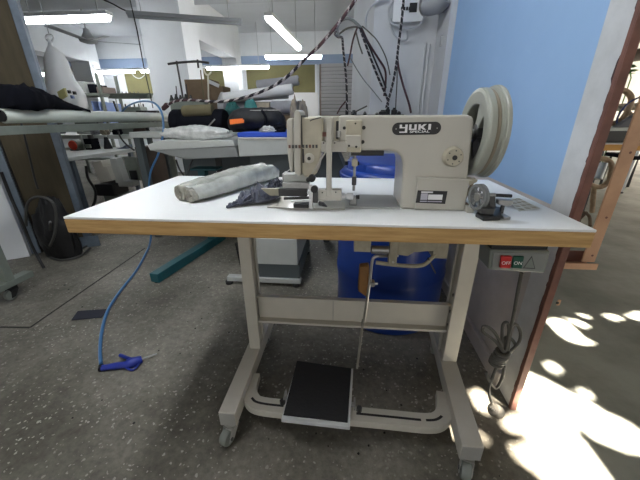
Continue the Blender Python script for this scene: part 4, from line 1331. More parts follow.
# teal foot bar of the ironing stand
a0 = P(152, 277, 'z', .07); a1 = P(214, 238.5, 'z', .07)
wv = Vector((-.06, 0.0, 0))
tf = thing('teal_stand', ((a0 + a1) / 2).xy.to_3d(), 'teal steel stand with a long foot bar on the floor behind the table', 'stand')
MB().bar(a0 - (a0 - a1) * 0.07 + Vector((-.03, 0, -.035)), a1 + (a1 - a0) * .25 + Vector((-.03, 0, -.035)), .065, .062).build('foot_bar', 'teal', tf, smooth=False, bevel=0.004)
for t_ in (.10, 1.22):
    q = a0.lerp(a1, t_)
    MB().cyl((q.x - .03, q.y, 0), (q.x - .03, q.y, .005), .02, 12).build('foot_pad', 'black', tf)
q = a0.lerp(a1, 1.05)
MB().box(q.x - .06, q.x - .005, q.y - .03, q.y + .03, .068, .62).build('upright', 'teal', tf, smooth=False, bevel=0.003)
MB().box(q.x - .10, q.x + .10, q.y - .06, q.y + .06, .62, .635).build('top_plate', 'teal', tf, smooth=False, bevel=0.003)

# ================================================================== IRONING TABLE AND WHAT LIES ON IT
IY = 1.12
it = thing('ironing_table', (-0.6, 1.35, 0), 'grey ironing table with a blue padded cover and boxed pedestal behind the sewing table', 'ironing table')
def fp_(px, py, y=IY):
    v = P(px, py, 'y', y); return (v.x, v.z)
tr = MB()
tr.prism([fp_(147, 145), (fp_(160, 141.5)[0], P(200, 140.5, 'y', IY).z), (fp_(232, 139.5)[0], P(200, 140.5, 'y', IY).z), fp_(235, 146), fp_(150, 150.5)], 'y', IY, 1.62)
trt = tr.build('tray', 'irongrey', it, smooth=False, bevel=0.003)
MB().prism([fp_(151, 150.4), fp_(235, 146.2), fp_(238, 157), fp_(185, 159.5)], 'y', IY + .003, 1.6).build('tray_skirt', 'traygrey', it, smooth=False, bevel=0.003)
zt1 = P(262, 137.5, 'y', IY).z
x0, x1 = P(237, 140, 'y', IY).x, 0.06
MB().prism([(x0, P(237, 157, 'y', IY).z), (x1, P(290, 151.5, 'y', IY).z), (x1, zt1), (x0, zt1)], 'y', IY + .008, 1.66).build('board_body', 'irongrey', it, smooth=False, bevel=0.004)
MB().box(x0 + .0, x1, IY + .012, 1.65, zt1 + .0003, zt1 + .026).build('blue_cover', 'bluepad', it, smooth=False, bevel=0.005)
MB().box(x0 + .01, x1, IY + .0045, IY + .008, zt1 - .012, zt1 - .006).build('rim', 'steel_dull', it, smooth=False)
pz = P(270, 157, 'y', IY).z
MB().box(-.50, -.17, 1.16, 1.55, .28, pz + .02).build('pedestal', 'irondark', it, smooth=False, bevel=0.004)
a, b = P(258, 244, 'y', 1.0), P(297, 266, 'y', 1.0)
q = [P(300, 153, 'y', 1.2), P(337, 150, 'y', 1.2), P(349, 180, 'y', 1.2), P(300, 190, 'y', 1.2)]
MB().prism([(-.1695, q[0].z), (q[1].x, q[1].z), (q[2].x, q[2].z), (q[2].x + .01, .52), (-.1695, .52)], 'y', 1.2, 1.5).build('control_box', 'irondark', it, smooth=False, bevel=0.004)
MB().box(-.455, -.205, 1.0, 1.5, .148, .32).build('pump_cabinet', 'irongrey', it, smooth=False, bevel=0.004)
MB().box(-.455, -.195, 1.004, 1.5, .05, .148).build('cabinet_base', 'irondark', it, smooth=False, bevel=0.003)
MB().box(-.66, -.19, .985, 1.03, .025, .055).build('base_rail', 'irongrey', it, smooth=False, bevel=0.003)
MB().box(-.66, -.19, 1.47, 1.51, .025, .055).build('base_rail', 'irongrey', it, smooth=False, bevel=0.003)
for x in (-.655, -.22):
    for y in (1.005, 1.49):
        MB().lathe([(0.024, 0), (.024, .018), (.014, .025)], (x, y, 0), (0, 0, 1), 14).build('foot', 'black', it)
# pedal lever and dark hose under the table
MB().tube(smooth_path([P(240, 246, 'y', 1.15), P(243, 262, 'y', 1.15), P(252, 272, 'y', 1.15), P(256, 262, 'y', 1.15)], 5), .012, 8).build('vacuum_hose', 'black', it)
MB().tube([P(237, 243, 'y', 1.12), P(243, 268, 'y', 1.12)], .016, 8).build('pedal_strut', 'black', it)

def heap(name, c, size, m, seed, label, cat, group=None, amp=.18, freq=2.0, flat=.55, rot=0, parts=None, tilt=0):
    T = Matrix.Rotation(rot, 4, 'Z') @ Matrix.Rotation(tilt, 4, 'Y')
    c = (c[0], c[1], c[2] + size[2] * flat + .001)
    o = MB().blob(c, size, amp, freq, 36, 22, seed, flat, T).build(name, m, angle=0.7)
    return tag(o, label, cat, group)
def roll(name, a, b, r, m, label, cat, group=None, core=True, endm=None):
    a, b = Vector(a), Vector(b)
    L0 = (b - a).length
    t = thing(name, ((a + b) / 2 - Vector((0, 0, r))), label, cat, group)
    prof = [(0.0, 0), (r * .94, 0), (r, r * .06)]
    for k in range(1, 8):
        prof.append((r * (1 + .04 * noise.noise(Vector((k * 2.3, r * 50, a.x * 9)))), L0 * k / 8))
    prof += [(r, L0 - r * .06), (r * .94, L0), (0, L0)]
    MB().lathe(prof, a, b - a, 20).build('cloth_roll', m, t)
    if core:
        d = (b - a).normalized()
        MB().lathe([(r * .3, -.004), (r * .42, -.004), (r * .42, .01), (r * .3, .01)], a, d, 16, closed=True).build('core', endm or 'brownbox', t)
        MB().lathe([(r * .3, -.004), (r * .42, -.004), (r * .42, .01), (r * .3, .01)], b, -d, 16, closed=True).build('core', endm or 'brownbox', t)
    return t
zt0 = P(200, 140.5, 'y', IY).z
c = P(197, 136, 'y', 1.21)
heap('film_bag', (c.x, 1.215, zt0), (.20, .055, .045), 'film_white', 4, 'crinkled clear film bag lying along the grey tray edge', 'plastic bag', amp=.2, freq=2.2, flat=.72)
# black roll bundle with an olive band
ry = 1.43
bb = thing('strapped_roll', (P(200, 120, 'y', ry).x, ry, zt0), 'dark roll with black round ends and an olive sleeve on the grey tray', 'roll')
zr = P(200, 119, 'y', ry).z
xa, xb = P(174, 120, 'y', ry).x, P(226, 120, 'y', ry).x
rz = zr - zt0
rz = max(.06, min(rz, .085))
MB().lathe([(0, 0), (rz * .9, 0), (rz, .012), (rz, .06), (rz * .8, .075), (rz * .8, xb - xa - .075), (rz, xb - xa - .06), (rz, xb - xa - .012), (rz * .9, xb - xa), (0, xb - xa)], (xa, ry, zt0 + rz + .002), (1, 0, 0), 28).build('black_roll', 'blackcloth', bb)
xo0, xo1 = P(184, 112, 'y', ry - .03).x, P(213, 112, 'y', ry - .03).x
zo = P(198, 111.5, 'y', ry - .03).z
MB().lathe([(0, 0), (.032, .0), (.036, .01), (.036, xo1 - xo0 - .01), (.032, xo1 - xo0), (0, xo1 - xo0)], (xo0, ry - .035, zo), (1, 0.03, .04), 20).build('olive_sleeve', 'tan', bb)
MB().tube(smooth_path([P(215, 119, 'y', ry - .09), P(208, 127, 'y', ry - .11), P(203, 136, 'y', ry - .14)], 5), .004, 6).build('strap', 'steel_dull', bb)
# black duffel
dz = zt1 + .026
dx0, dx1 = P(231, 125, 'y', 1.32).x, P(283, 125, 'y', 1.32).x
db = thing('duffel_bag', ((dx0 + dx1) / 2, 1.34, dz), 'long dark duffel bag with an orange label lying on the blue cover', 'bag')
secs = []
for i in range(25):
    t = i / 24
    x = dx0 + (dx1 - dx0) * t
    k = 1 - .35 * abs(2 * t - 1) ** 6
    row = []
    for j in range(24):
        a = 2 * PI * j / 24
        nv = 1 + .10 * noise.noise(Vector((math.cos(a) * 2, math.sin(a) * 2, t * 6))) + .05 * noise.noise(Vector((math.cos(a) * 5, math.sin(a) * 5, t * 16)))
        y = 1.34 + .12 * math.cos(a) * k * nv
        z = dz + .001 + max(0, .066 * k * (1 + math.sin(a) * nv))
        row.append(Vector((x, y, z)))
    secs.append(row)
loft(MB(), secs).build('bag_body', 'bagcloth', db, angle=1.0)
a, b = P(230.5, 119, 'y', 1.215), P(243.5, 124, 'y', 1.215)
MB().add([P(229.5, 119.5, 'y', 1.219), P(244, 118.3, 'y', 1.219), P(244, 122.8, 'y', 1.213), P(230, 124.5, 'y', 1.213), P(229.5, 119.5, 'y', 1.225), P(244, 118.3, 'y', 1.225), P(244, 122.8, 'y', 1.22), P(230, 124.5, 'y', 1.22)], [(0, 1, 2, 3), (7, 6, 5, 4), (0, 4, 5, 1), (1, 5, 6, 2), (2, 6, 7, 3), (3, 7, 4, 0)]).build('orange_label', 'orange', db, smooth=False)
MB().bar(P(250, 110.5, 'y', 1.26), P(281, 110, 'y', 1.26), .006, .006).build('zip', 'steel_dull', db)
MB().tube(smooth_path([P(262, 111, 'y', 1.25), P(266, 118, 'y', 1.205), P(264, 126, 'y', 1.20), P(259, 129, 'y', 1.195)], 5), .008, 8).build('strap', 'blackcloth', db)
c = P(268, 128, 'y', 1.17)
heap('shiny_film_scrap', (c.x, 1.155, dz), (.04, .016, .018), 'film_white', 12, 'small shiny film scrap in front of the dark duffel bag', 'film scrap', amp=.5, freq=3, flat=.6)
c = P(279, 125, 'y', 1.19)
heap('dark_cloth_heap', (c.x + .005, 1.172, dz), (.035, .020, .026), 'blackcloth', 15, 'small black cloth heap beside the shiny film scrap', 'cloth', amp=.4, freq=3, flat=.5)

# rear bench behind the ironing table, mostly hidden
rb_ = thing('sewing_bench', (-0.85, 2.1, 0), 'grey bench behind the ironing table carrying rolls of cloth and a thread stand', 'bench')
MB().box(-1.62, -0.02, 1.72, 2.5, .84, .88).build('bench_top', 'irongrey', rb_, smooth=False, bevel=0.003)
for x in (-1.58, -.08):
    for y in (1.76, 2.44):
        MB().box(x - .025, x + .025, y - .025, y + .025, 0, .84).build('leg', 'irondark', rb_, smooth=False)
bz = .88
# brown board box and pale cone of cloth
a, b = P(184, 79.5, 'y', 2.15), P(209, 79.5, 'y', 2.15)
bx = thing('cardboard_box', ((a.x + b.x) / 2, 2.25, bz), 'brown cardboard box with a lifted pale flap on the rear bench', 'box')
MB().box(a.x, b.x, 2.15, 2.36, bz, a.z).build('box_body', 'brownbox', bx, smooth=False, bevel=0.002)
e, f = P(208, 81, 'y', 2.14), P(219, 86, 'y', 2.14)
MB().bar(e, f, .008, .028, (0, 0, 1)).build('flap', 'rollgrey', bx, smooth=False)
a2 = P(222, 84, 'y', 2.15)
MB().box(b.x + .001, a2.x, 2.152, 2.34, bz, P(215, 86, 'y', 2.15).z).build('side_carton', 'brownbox', bx, smooth=False, bevel=0.002)
c = P(222, 90, 'y', 2.05)
heap('pale_cloth_heap', (c.x, 2.05, bz), (.055, .045, .18), 'rollgrey', 21, 'pale grey cloth heaped upright beside the brown cardboard box', 'cloth', amp=.2, freq=2, flat=.6)
c = P(205, 97, 'y', 2.0)
heap('lilac_bag', (c.x + .02, 1.97, bz), (.05, .05, .11), 'lilac', 23, 'lilac plastic bag standing between the thread rods and the cloth', 'plastic bag', amp=.3, freq=2, flat=.6)
c = P(188, 95, 'y', 1.95)
heap('clear_bag', (c.x - .03, 2.06, bz), (.06, .04, .10), 'film_white', 24, 'clear crinkled bag standing behind the braided cable', 'plastic bag', amp=.3, freq=2.5, flat=.6)
# cloth rolls stacked behind the duffel
RG = 'rolls of cloth behind the duffel bag'
zc = 1.005
cr = thing('wooden_crate', (-.45, 1.92, bz), 'dark crate on the rear bench under the pile of cloth rolls', 'crate')
MB().box(-.80, -.26, 1.74, 2.04, bz, zc - .0005).build('crate_body', 'darkbrown', cr, smooth=False, bevel=.004)
for zz in (.915, .975):
    MB().box(-.80, -.26, 1.733, 1.7398, zz - .02, zz + .02).build('slat', 'brownbox', cr, smooth=False)
def rollpx(name, px0, px1, y, z, r, m, label, rise=0, core=True):
    pz_ = lambda px: P(px, 240 - 0, 'y', y).x
    x0 = P(px0, 95, 'y', y).x; x1 = P(px1, 95, 'y', y).x
    return roll(name, (x0, y, z), (x1, y, z + rise), r, m, label, 'roll of cloth', RG, core)
rollpx('cloth_roll', 224, 300, 1.885, zc + .0465, .045, 'rolldark', 'dark roll of cloth at the bottom of the pile')
rollpx('cloth_roll', 218, 290, 1.985, zc + .0465, .045, 'rolldark2', 'grey roll of cloth at the back of the pile, on the crate')
rollpx('cloth_roll', 271, 301, 1.785, zc + .0465, .045, 'rolldark2', 'thick mid grey roll of cloth at the machine end of the pile')
rollpx('cloth_roll', 245, 269.5, 1.785, zc + .0415, .040, 'beige', 'brown grey roll of cloth beneath the whitest roll')
rollpx('cloth_roll', 224, 293, 1.825, zc + .1155, .0365, 'rollwhite', 'whitest roll of cloth, in the middle of the pile', .055)
rollpx('cloth_roll', 228, 288, 1.937, zc + .122, .040, 'rollgrey', 'pale grey roll of cloth lying behind the whitest roll', .03)
rollpx('cloth_roll', 258, 299, 1.878, zc + .203, .033, 'rolldark2', 'grey roll of cloth topmost in the pile', .03)
c = P(231, 104, 'y', 1.55)
heap('teal_cloth', (c.x, 1.58, zt1+.026), (.05, .05, .10), 'tealcloth', 31, 'dark teal cloth bunched behind the duffel bag', 'cloth', amp=.25, flat=.8)
c = P(249, 102, 'y', 1.5)
heap('teal_pouch', (c.x, 1.53, zt1+.026), (.045, .04, .10), 'tealpouch', 33, 'bright teal pouch standing between teal cloth and duffel bag', 'pouch', amp=.2, flat=.85)
c = P(287, 118, 'y', 1.42)
heap('canvas_sheet', (c.x + .045, 1.46, zt1+.026), (.032, .05, .13), 'beige', 35, 'beige canvas bundle standing at the end of the duffel bag', 'canvas', amp=.3, flat=.4)
c = P(299, 108, 'y', 1.5)
heap('canvas_bag', (c.x, 1.58, zt1+.026), (.050, .045, .125), 'beige', 37, 'beige canvas bag rising behind the head of the sewing machine', 'bag', amp=.25, flat=.4)

# thread stand with rods and pale hook wires
ts = thing('thread_stand', (P(180, 100, 'y', 1.85).x, 1.85, bz), 'black thread stand with upright rods on the rear bench', 'thread stand')
ty = 1.85
a, b = P(168, 64, 'y', ty), P(209, 63, 'y', ty)
MB().tube(smooth_path([a, P(180, 62.5, 'y', ty), P(197, 61.5, 'y', ty), b], 5), .008, 8).build('cross_bar', 'dark_steel', ts)
def down(px, py, px2):
    v = P(px, py, 'y', ty)
    return v
MB().tube([P(176.5, 61, 'y', ty), P(183, 98, 'y', ty), Vector((P(184, 104, 'y', ty).x, ty, bz))], .007, 8).build('upright', 'dark_steel', ts)
MB().tube([P(197.5, 59.5, 'y', ty), P(198.5, 68, 'y', ty)], .007, 8).build('finial', 'dark_steel', ts)
for a, b in (((186, 84), (187.5, 98)), ((176, 86), (177, 98)), ((200.5, 70), (203, 92))):
    v = P(*b, 'y', ty)
    MB().tube([P(*a, 'y', ty), v, Vector((v.x, ty, bz))], .0045, 6).build('thread_rod', 'dark_steel' if a[0] < 195 else 'tan', ts)
for k, x in enumerate((173, 177.5, 182, 187, 192)):
    v = P(x, 98 - (k % 2), 'y', ty)
    MB().lathe([(0, 0), (.016, 0), (.02, .01), (.01, .035), (.006, .05), (0, .05)], (v.x, ty - .02, v.z - .03), (0, 0, 1), 12).build('tension_disc', 'black', ts)
MB().box(P(172, 100, 'y', ty).x, P(206, 100, 'y', ty).x, ty - .04, ty + .03, bz + .001, P(190, 99, 'y', ty).z - .012).build('base', 'greengrey', ts, smooth=False)
MB().tube(smooth_path([P(204, 68, 'y', ty), P(205, 73, 'y', ty), P(208, 75, 'y', ty), P(211, 72, 'y', ty), P(211, 67, 'y', ty)], 5), .006, 8).build('hook', 'palehook', ts)
MB().tube([P(208, 74.5, 'y', ty), P(208.5, 97, 'y', ty), Vector((P(208.5, 97, 'y', ty).x, ty, bz))], .006, 8).build('hook_stem', 'palehook', ts)
# ================================================================== LIGHTS, FAN
LG = 'fluorescent lights hung over the workshop'
def lamp(a, b, label, lit=True, gap=None, wid=.085):
    a, b = Vector(a), Vector(b)
    z = a.z
    t = thing('fluorescent_light', (a + b) / 2 - Vector((0, 0, .03)), label, 'ceiling light', LG)
    d = (b - a).normalized()
    MB().bar(a + Vector((0, 0, .035)), b + Vector((0, 0, .035)), wid, .045).build('fixture', 'fixture' if lit else 'fixture_grey', t, smooth=False, bevel=.004)
    spans = [(a + d * .01, b - d * .01)]
    if gap:
        spans = [(a + d * .01, a.lerp(b, gap[0])), (a.lerp(b, gap[1]), b - d * .01)]
    for s_, e in spans:
        if lit:
            MB().tube([s_, s_ + d * .02, e - d * .02, e], [wid * .28, wid * .42, wid * .42, wid * .28], 10).build('glowing_tube', 'tubelight', t)
        else:
            MB().tube([s_, e], wid * .30, 10).build('unlit_tube', 'fixture_grey', t)
    for f in (.12, .88):
        p = a.lerp(b, f) + Vector((0, 0, .057))
        MB().cyl(p, (p.x, p.y, ztop(p.y) - .001), .006, 6).build('hanger', 'conduit', t)
    return t
def ztop(y):
    return 2.9 if 4.3 <= y <= 6.0 else 3.2
LZ = 2.2
lamp(P(21, 19.5, 'z', LZ), P(110, 16.5, 'z', LZ), 'big lit fluorescent light above the hanging water bottle', wid=.13)
lamp(P(268, 17, 'z', LZ), P(299, 48, 'z', LZ), 'lit fluorescent light pointing away towards the far wall', wid=.12)
lamp(P(265, 56.5, 'z', LZ), P(322, 56, 'z', LZ), 'lit fluorescent light crossed by the braided cable above the shuttered window', wid=.14)
lamp(P(187, 68.5, 'z', LZ), P(269, 66.5, 'z', LZ), 'lit twin fluorescent light in front of the slim white pillar', gap=(.16, .25), wid=.13)
far_light = lamp(P(75, 72, 'z', LZ), P(158, 70, 'z', LZ), 'lit twin fluorescent light above the far thread rack', gap=(.72, .80), wid=.15)
lamp(P(38, 74, 'z', LZ), P(62, 73, 'z', LZ), 'lit fluorescent light half hidden behind the hanging water bottle', wid=.13)
lamp(P(127, 16, 'z', LZ), P(242, 24, 'z', LZ), 'unlit grey fluorescent light under the ceiling beam', lit=False, wid=.07)

FZ = 2.5
fc = P(88, 38, 'z', FZ)
fn = thing('ceiling_fan', fc, 'grey three bladed ceiling fan hanging from the workshop ceiling', 'ceiling fan')
MB().lathe([(0, -.10), (.07, -.10), (.16, -.07), (.17, -.02), (.10, .03), (.06, .10), (.05, .16), (.02, .17), (0, .17)], fc, (0, 0, 1), 24).build('motor', 'conduit', fn)
MB().cyl(fc + Vector((0, 0, .16)), (fc.x, fc.y, 3.2 - .001), .014, 10).build('rod', 'conduit', fn)
MB().lathe([(.02, -.10), (.06, -.06), (.06, 0)], (fc.x, fc.y, 3.199), (0, 0, 1), 16).build('canopy', 'conduit', fn)
tipa = (P(47, 25.5, 'z', FZ - .05) - fc); a0_ = math.atan2(tipa.y, tipa.x)
tipb = (P(141, 44.5, 'z', FZ - .05) - fc); b0_ = math.atan2(tipb.y, tipb.x)
mid_ = a0_ + ((b0_ - a0_) % (2 * PI)) / 2
mid2 = mid_ if math.sin(mid_) < 0 else mid_ + PI
for an, R1 in ((a0_, tipa.xy.length), (b0_, tipb.xy.length), (mid2, .72)):
    T = Matrix.Translation(fc + Vector((0, 0, -.05))) @ Matrix.Rotation(an, 4, 'Z') @ Matrix.Rotation(.12, 4, 'X')
    MB().prism([(.14, -.035), (.3, -.055), (R1 - .02, -.065), (R1, -.04), (R1, .05), (R1 - .02, .065), (.3, .055), (.14, .035)], 'z', -.004, .004, T=T).build('blade', 'fixture_grey', fn, smooth=False, bevel=.002)

# ================================================================== ROLLER STAND AT THE LEFT
ta = P(1.5, 114.5, 'y', 1.0); tbv = P(165, 118, 'y', 2.4)
ta = Vector((ta.x, 1.0, 1.0)); tbv = Vector((tbv.x, 2.4, .985))
dT = (tbv - ta).normalized()
rs = thing('roller_stand', ((ta + tbv) / 2).xy.to_3d(), 'roller stand with a long off white tube in front of the plywood', 'roller stand')
tu = MB().lathe([(0, .0), (.030, 0.0), (.036, 0.0), (.0385, .004), (.0385, (tbv - ta).length - .004), (.036, (tbv - ta).length), (0, (tbv - ta).length)], ta, dT, 28).build('tube', 'tubewhite', rs)
MB().lathe([(0, -.012), (.031, -.012), (.031, .001), (0, .001)], ta, dT, 20).build('end_plug', 'black', tu)
ra = ta + Vector((.0, -.25, -.075)); rb2 = tbv + Vector((0, .05, -.062))
MB().bar(ra, rb2, .05, .045).build('rail', 'greengrey', rs, smooth=False, bevel=.003)
cf = P(17, 300, 'z', 0)
for (b, zt_) in ((Vector((cf.x - .03, cf.y + .02, 0)), ra.z - .02), (Vector((rb2.x - .02, rb2.y - .02, 0)), rb2.z - .02)):
    MB().box(b.x - .022, b.x + .022, b.y - .022, b.y + .022, .085, zt_).build('upright', 'greengrey', rs, smooth=False, bevel=.002)
    MB().box(b.x - .03, b.x + .03, b.y - .26, b.y + .12, .085, .12).build('foot_bar', 'greengrey', rs, smooth=False, bevel=.002)
    c = MB()
    c.box(b.x - .02, b.x + .02, b.y - .02, b.y + .02, .055, .085)
    c.prism([(b.y - .02, .06), (b.y + .02, .06), (b.y - .01, .02), (b.y - .03, .02)], 'x', b.x - .022, b.x - .018)
    c.prism([(b.y - .02, .06), (b.y + .02, .06), (b.y - .01, .02), (b.y - .03, .02)], 'x', b.x + .018, b.x + .022)
    cs = c.build('caster', 'black', rs, smooth=False)
    MB().lathe([(.010, 0), (.030, .002), (.032, .010), (.030, .022), (.010, .024)], (b.x - .012, b.y - .018, .0325), (1, 0, 0), 20).build('wheel', 'switchgrey', cs)
# black garment draped over the tube
secs = []
g_a, g_b = P(4, 110, 'y', 1.02), P(86, 112, 'y', 1.45)
NS = 30
tops = [(0, 94), (.06, 87), (.16, 84), (.30, 84), (.42, 86), (.5, 89), (.62, 92), (.74, 98), (.86, 104), (.94, 107), (1, 110.5)]
def interp(tb_, t):
    for i in range(len(tb_) - 1):
        if t <= tb_[i + 1][0]:
            f = (t - tb_[i][0]) / (tb_[i + 1][0] - tb_[i][0])
            return tb_[i][1] * (1 - f) + tb_[i + 1][1] * f
    return tb_[-1][1]
def t_at(px):
    # parameter along the tube seen at a photo column
    lo, hi = 0.0, 1.0
    for _ in range(40):
        m_ = (lo + hi) / 2
        p = ta.lerp(tbv, m_); dlt = p - CAM
        if 320 + FPX * dlt.dot(RT) / dlt.dot(FW) < px: lo = m_
        else: hi = m_
    return lo
for i in range(NS + 1):
    t = i / NS
    px = 3 + 83 * t
    c = ta.lerp(tbv, t_at(px))
    hz_ = max(.004, P(px, interp(tops, t), 'y', c.y).z - (c.z + .0395))
    row = []
    for j in range(20):
        a = 2 * PI * j / 20
        nv = 1 + .22 * noise.noise(Vector((math.cos(a) * 2, math.sin(a) * 2, t * 9))) + .12 * noise.noise(Vector((math.cos(a) * 5, math.sin(a) * 5, t * 20)))
        wv_ = .055 + .03 * math.sin(t * 6)
        x = wv_ * math.cos(a) * nv
        z = .0395 + hz_ * .5 * (1 + math.sin(a)) * (1 if math.sin(a) < .5 else nv) - (.0 if abs(x) < .02 else min(.035, (abs(x) - .02) ** 1.5 * 4) * (1 if math.sin(a) < .3 else 0))
        if abs(x) < .0395:
            z = max(z, math.sqrt(max(0, .0415 ** 2 - x * x)))
        row.append(c + Vector((x, 0, z)))
    secs.append(row)
o = loft(MB(), secs).build('black_garment', 'blackcloth', angle=.9)
tag(o, 'crumpled black garment lying on the off white tube', 'garment')

# dark bag of cables at the foot of the plywood, loose cable coil
c = P(46, 252, 'z', 0)
heap('cable_sack', (-2.06, 1.30, 0.0), (.14, .08, .30), 'sackdark', 41, 'dark sack of cables standing at the foot of the plywood partition', 'sack', amp=.22, freq=1.8, flat=.5)
cy = 1.12
for k, pl_ in enumerate(([(26, 226), (27, 205), (36, 197), (50, 200), (56, 212), (55, 232), (50, 246)], [(50, 222), (52, 246), (60, 252), (78, 250), (90, 244)], [(49, 250), (50, 257), (62, 260), (80, 256), (90, 248)])):
    pts = [P(a, b, 'y', cy) if b < 244 or k == 0 else P(a, b, 'z', .012) for a, b in pl_]
    o = MB().tube(smooth_path(pts, 6), .0085, 8).build('loose_cable', 'cabledim')
    tag(o, ['black cable arched over the sack at the plywood', 'upper of two dark cables curling on the floor by the steel post', 'lower of two dark cables curling on the floor by the steel post'][k], 'cable', 'dark cables by the plywood')
o = MB().tube(smooth_path([P(20, 118, 'y', 1.22), P(28, 150, 'y', 1.22), P(34, 176, 'y', 1.22), P(38, 189, 'y', 1.22)], 6), .006, 8).build('hanging_cable', 'cordblack')
tag(o, 'black cable hanging straight down the front of the plywood sheet', 'cable')
o = MB().tube(smooth_path([P(1, 172, 'y', 1.1), P(12, 200, 'y', 1.1), P(22, 222, 'y', 1.1), P(32, 246, 'y', 1.12), P(44, 268, 'z', .012)], 6), .009, 8).build('dark_cable', 'cordblack')
tag(o, 'thick black cable running down past the pale low wall to the floor', 'cable')
# floor joint lines (thin dark strip lying on the floor)
for k, (a, b) in enumerate((((0, 327), (30, 327.5)), ((30, 327.5), (145, 248)))):
    va, vb = P(*a, 'z', .001), P(*b, 'z', .001)
    struct(MB().bar(va, vb, .010, .0016).build('trim_%d' % (4 + k), 'jointdark', smooth=False))

# steam iron water bottle hanging in front of the far lights
by = 2.15
bt = thing('water_bottle', P(64, 106, 'y', by), 'milky plastic water bottle of a steam iron hanging above the black garment', 'water bottle')
c_top = P(50, 50, 'y', by); c_bot = P(62, 112, 'y', by)
pth, rad = [], []
for (px, py, hw_) in ((50, 41, 1.3), (50.5, 46, 2.2), (52, 50, 5), (54, 54, 7.6), (56, 60, 9.6), (58, 70, 10.8), (60.5, 80, 12.3), (63.5, 88, 14.8), (66, 95, 16.5), (68, 104, 16.5), (68, 108, 15)):
    v = P(px, py, 'y', by)
    pth.append(v); rad.append(hw_ / FPX * (v - CAM).dot(FW))
MB().tube(pth, rad, 24).build('bottle_body', 'bottle', bt)
MB().lathe([(.008, 0), (.02, .004), (.02, .02), (.008, .03)], P(50, 42, 'y', by), (-.1, 0, 1), 14).build('cap', 'bottle', bt)
ring = [P(49.5 + 4 * math.cos(a), 37.5 + 3.4 * math.sin(a), 'y', by) for a in [2 * PI * k / 16 for k in range(16)]]
MB().tube(ring, .006, 8, closed=True).build('hanging_ring', 'bottle', bt)
lbl = MB()
vv = [P(57, 92, 'y', by - .14), P(64, 88, 'y', by - .14), P(66, 96, 'y', by - .14), P(60, 100, 'y', by - .14)]
lbl.add(vv + [v + Vector((0, .02, 0)) for v in vv], [(0, 1, 2, 3), (7, 6, 5, 4), (0, 4, 5, 1), (1, 5, 6, 2), (2, 6, 7, 3), (3, 7, 4, 0)])
lbl.build('label_panel', 'yellowlabel', bt, smooth=False)
for a, b in ((70, 92), (73, 97), (75, 93)):
    v = P(a, b, 'y', by - .12)
    MB().box(v.x - .010, v.x + .010, by - .135, by - .115, v.z - .012, v.z + .012).build('label_mark', 'black' if a != 73 else 'paleblue', bt, smooth=False)
MB().cyl(P(49, 34, 'y', by), (P(49, 34, 'y', by).x, by, 3.199), .0035, 6).build('hanging_cord', 'conduit', bt)
# two black drop wires from the ceiling
wv1 = P(130, 0, 'y', 3.0)
o = MB().tube([P(128, -25, 'y', 3.0).xy.to_3d() + Vector((0, 0, 3.199)), P(130, 0, 'y', 3.0), P(137, 30, 'y', 3.0), P(144, 68, 'y', 3.0), P(150, 94, 'y', 3.0), P(153, 108, 'y', 3.0)], .006, 6).build('hanging_wire', 'cordblack')
tag(o, 'thin black wire dropping from the ceiling past the unlit light', 'wire')
o = MB().tube(smooth_path([P(104, 0, 'y', 4.0), P(113, 4, 'y', 4.0), P(122, 9, 'y', 4.0), P(132, 13, 'y', 4.0)], 4), .008, 6).build('hanging_wire', 'cordblack')
tag(o, 'slack dark wire swagging under the ceiling to the unlit light', 'wire')
for k, pl_ in enumerate(([(73, 72), (78, 79), (84, 79.5), (89, 72)], [(103, 72), (108, 79), (115, 78), (120, 72)], [(130, 71), (135, 77), (141, 78), (148, 71)])):
    MB().tube(smooth_path([P(a, b, 'y', 8.62) for a, b in pl_], 5), .012, 6).build('supply_cable', 'fixture', far_light)

# ================================================================== BACKGROUND BENCHES AND MACHINES
a, b = P(72, 157, 'z', .64), P(147, 147, 'z', .64)
b = a.lerp(b, min(1.0, (3.02 - a.y) / (b.y - a.y)))
wb = thing('work_bench', ((a + b) / 2 - Vector((.3, 0, .64))), 'pale work bench between the steel post and the ironing table', 'bench')
ld_ = (b - a).normalized(); nd = Vector((-ld_.y, ld_.x, 0))
if nd.x > 0: nd = -nd
a = a + ld_ * -.05
q = [a, b, b + nd * .62, a + nd * .62 + ld_ * .35]
MB().prism([(p.x, p.y) for p in q], 'z', .605, .64).build('bench_top', 'irongrey', wb, smooth=False, bevel=.003)
for f in (.12, .9):
    p = a.lerp(b, f) + nd * .10
    MB().box(p.x - .02, p.x + .02, p.y - .02, p.y + .02, 0, .605).build('leg', 'bluesteel', wb, smooth=False)
bt_z = .6405
def on_bench(px, py, dn=.12):
    """spot on the bench seen at a photo pixel"""
    return P(px, py, 'z', .64)
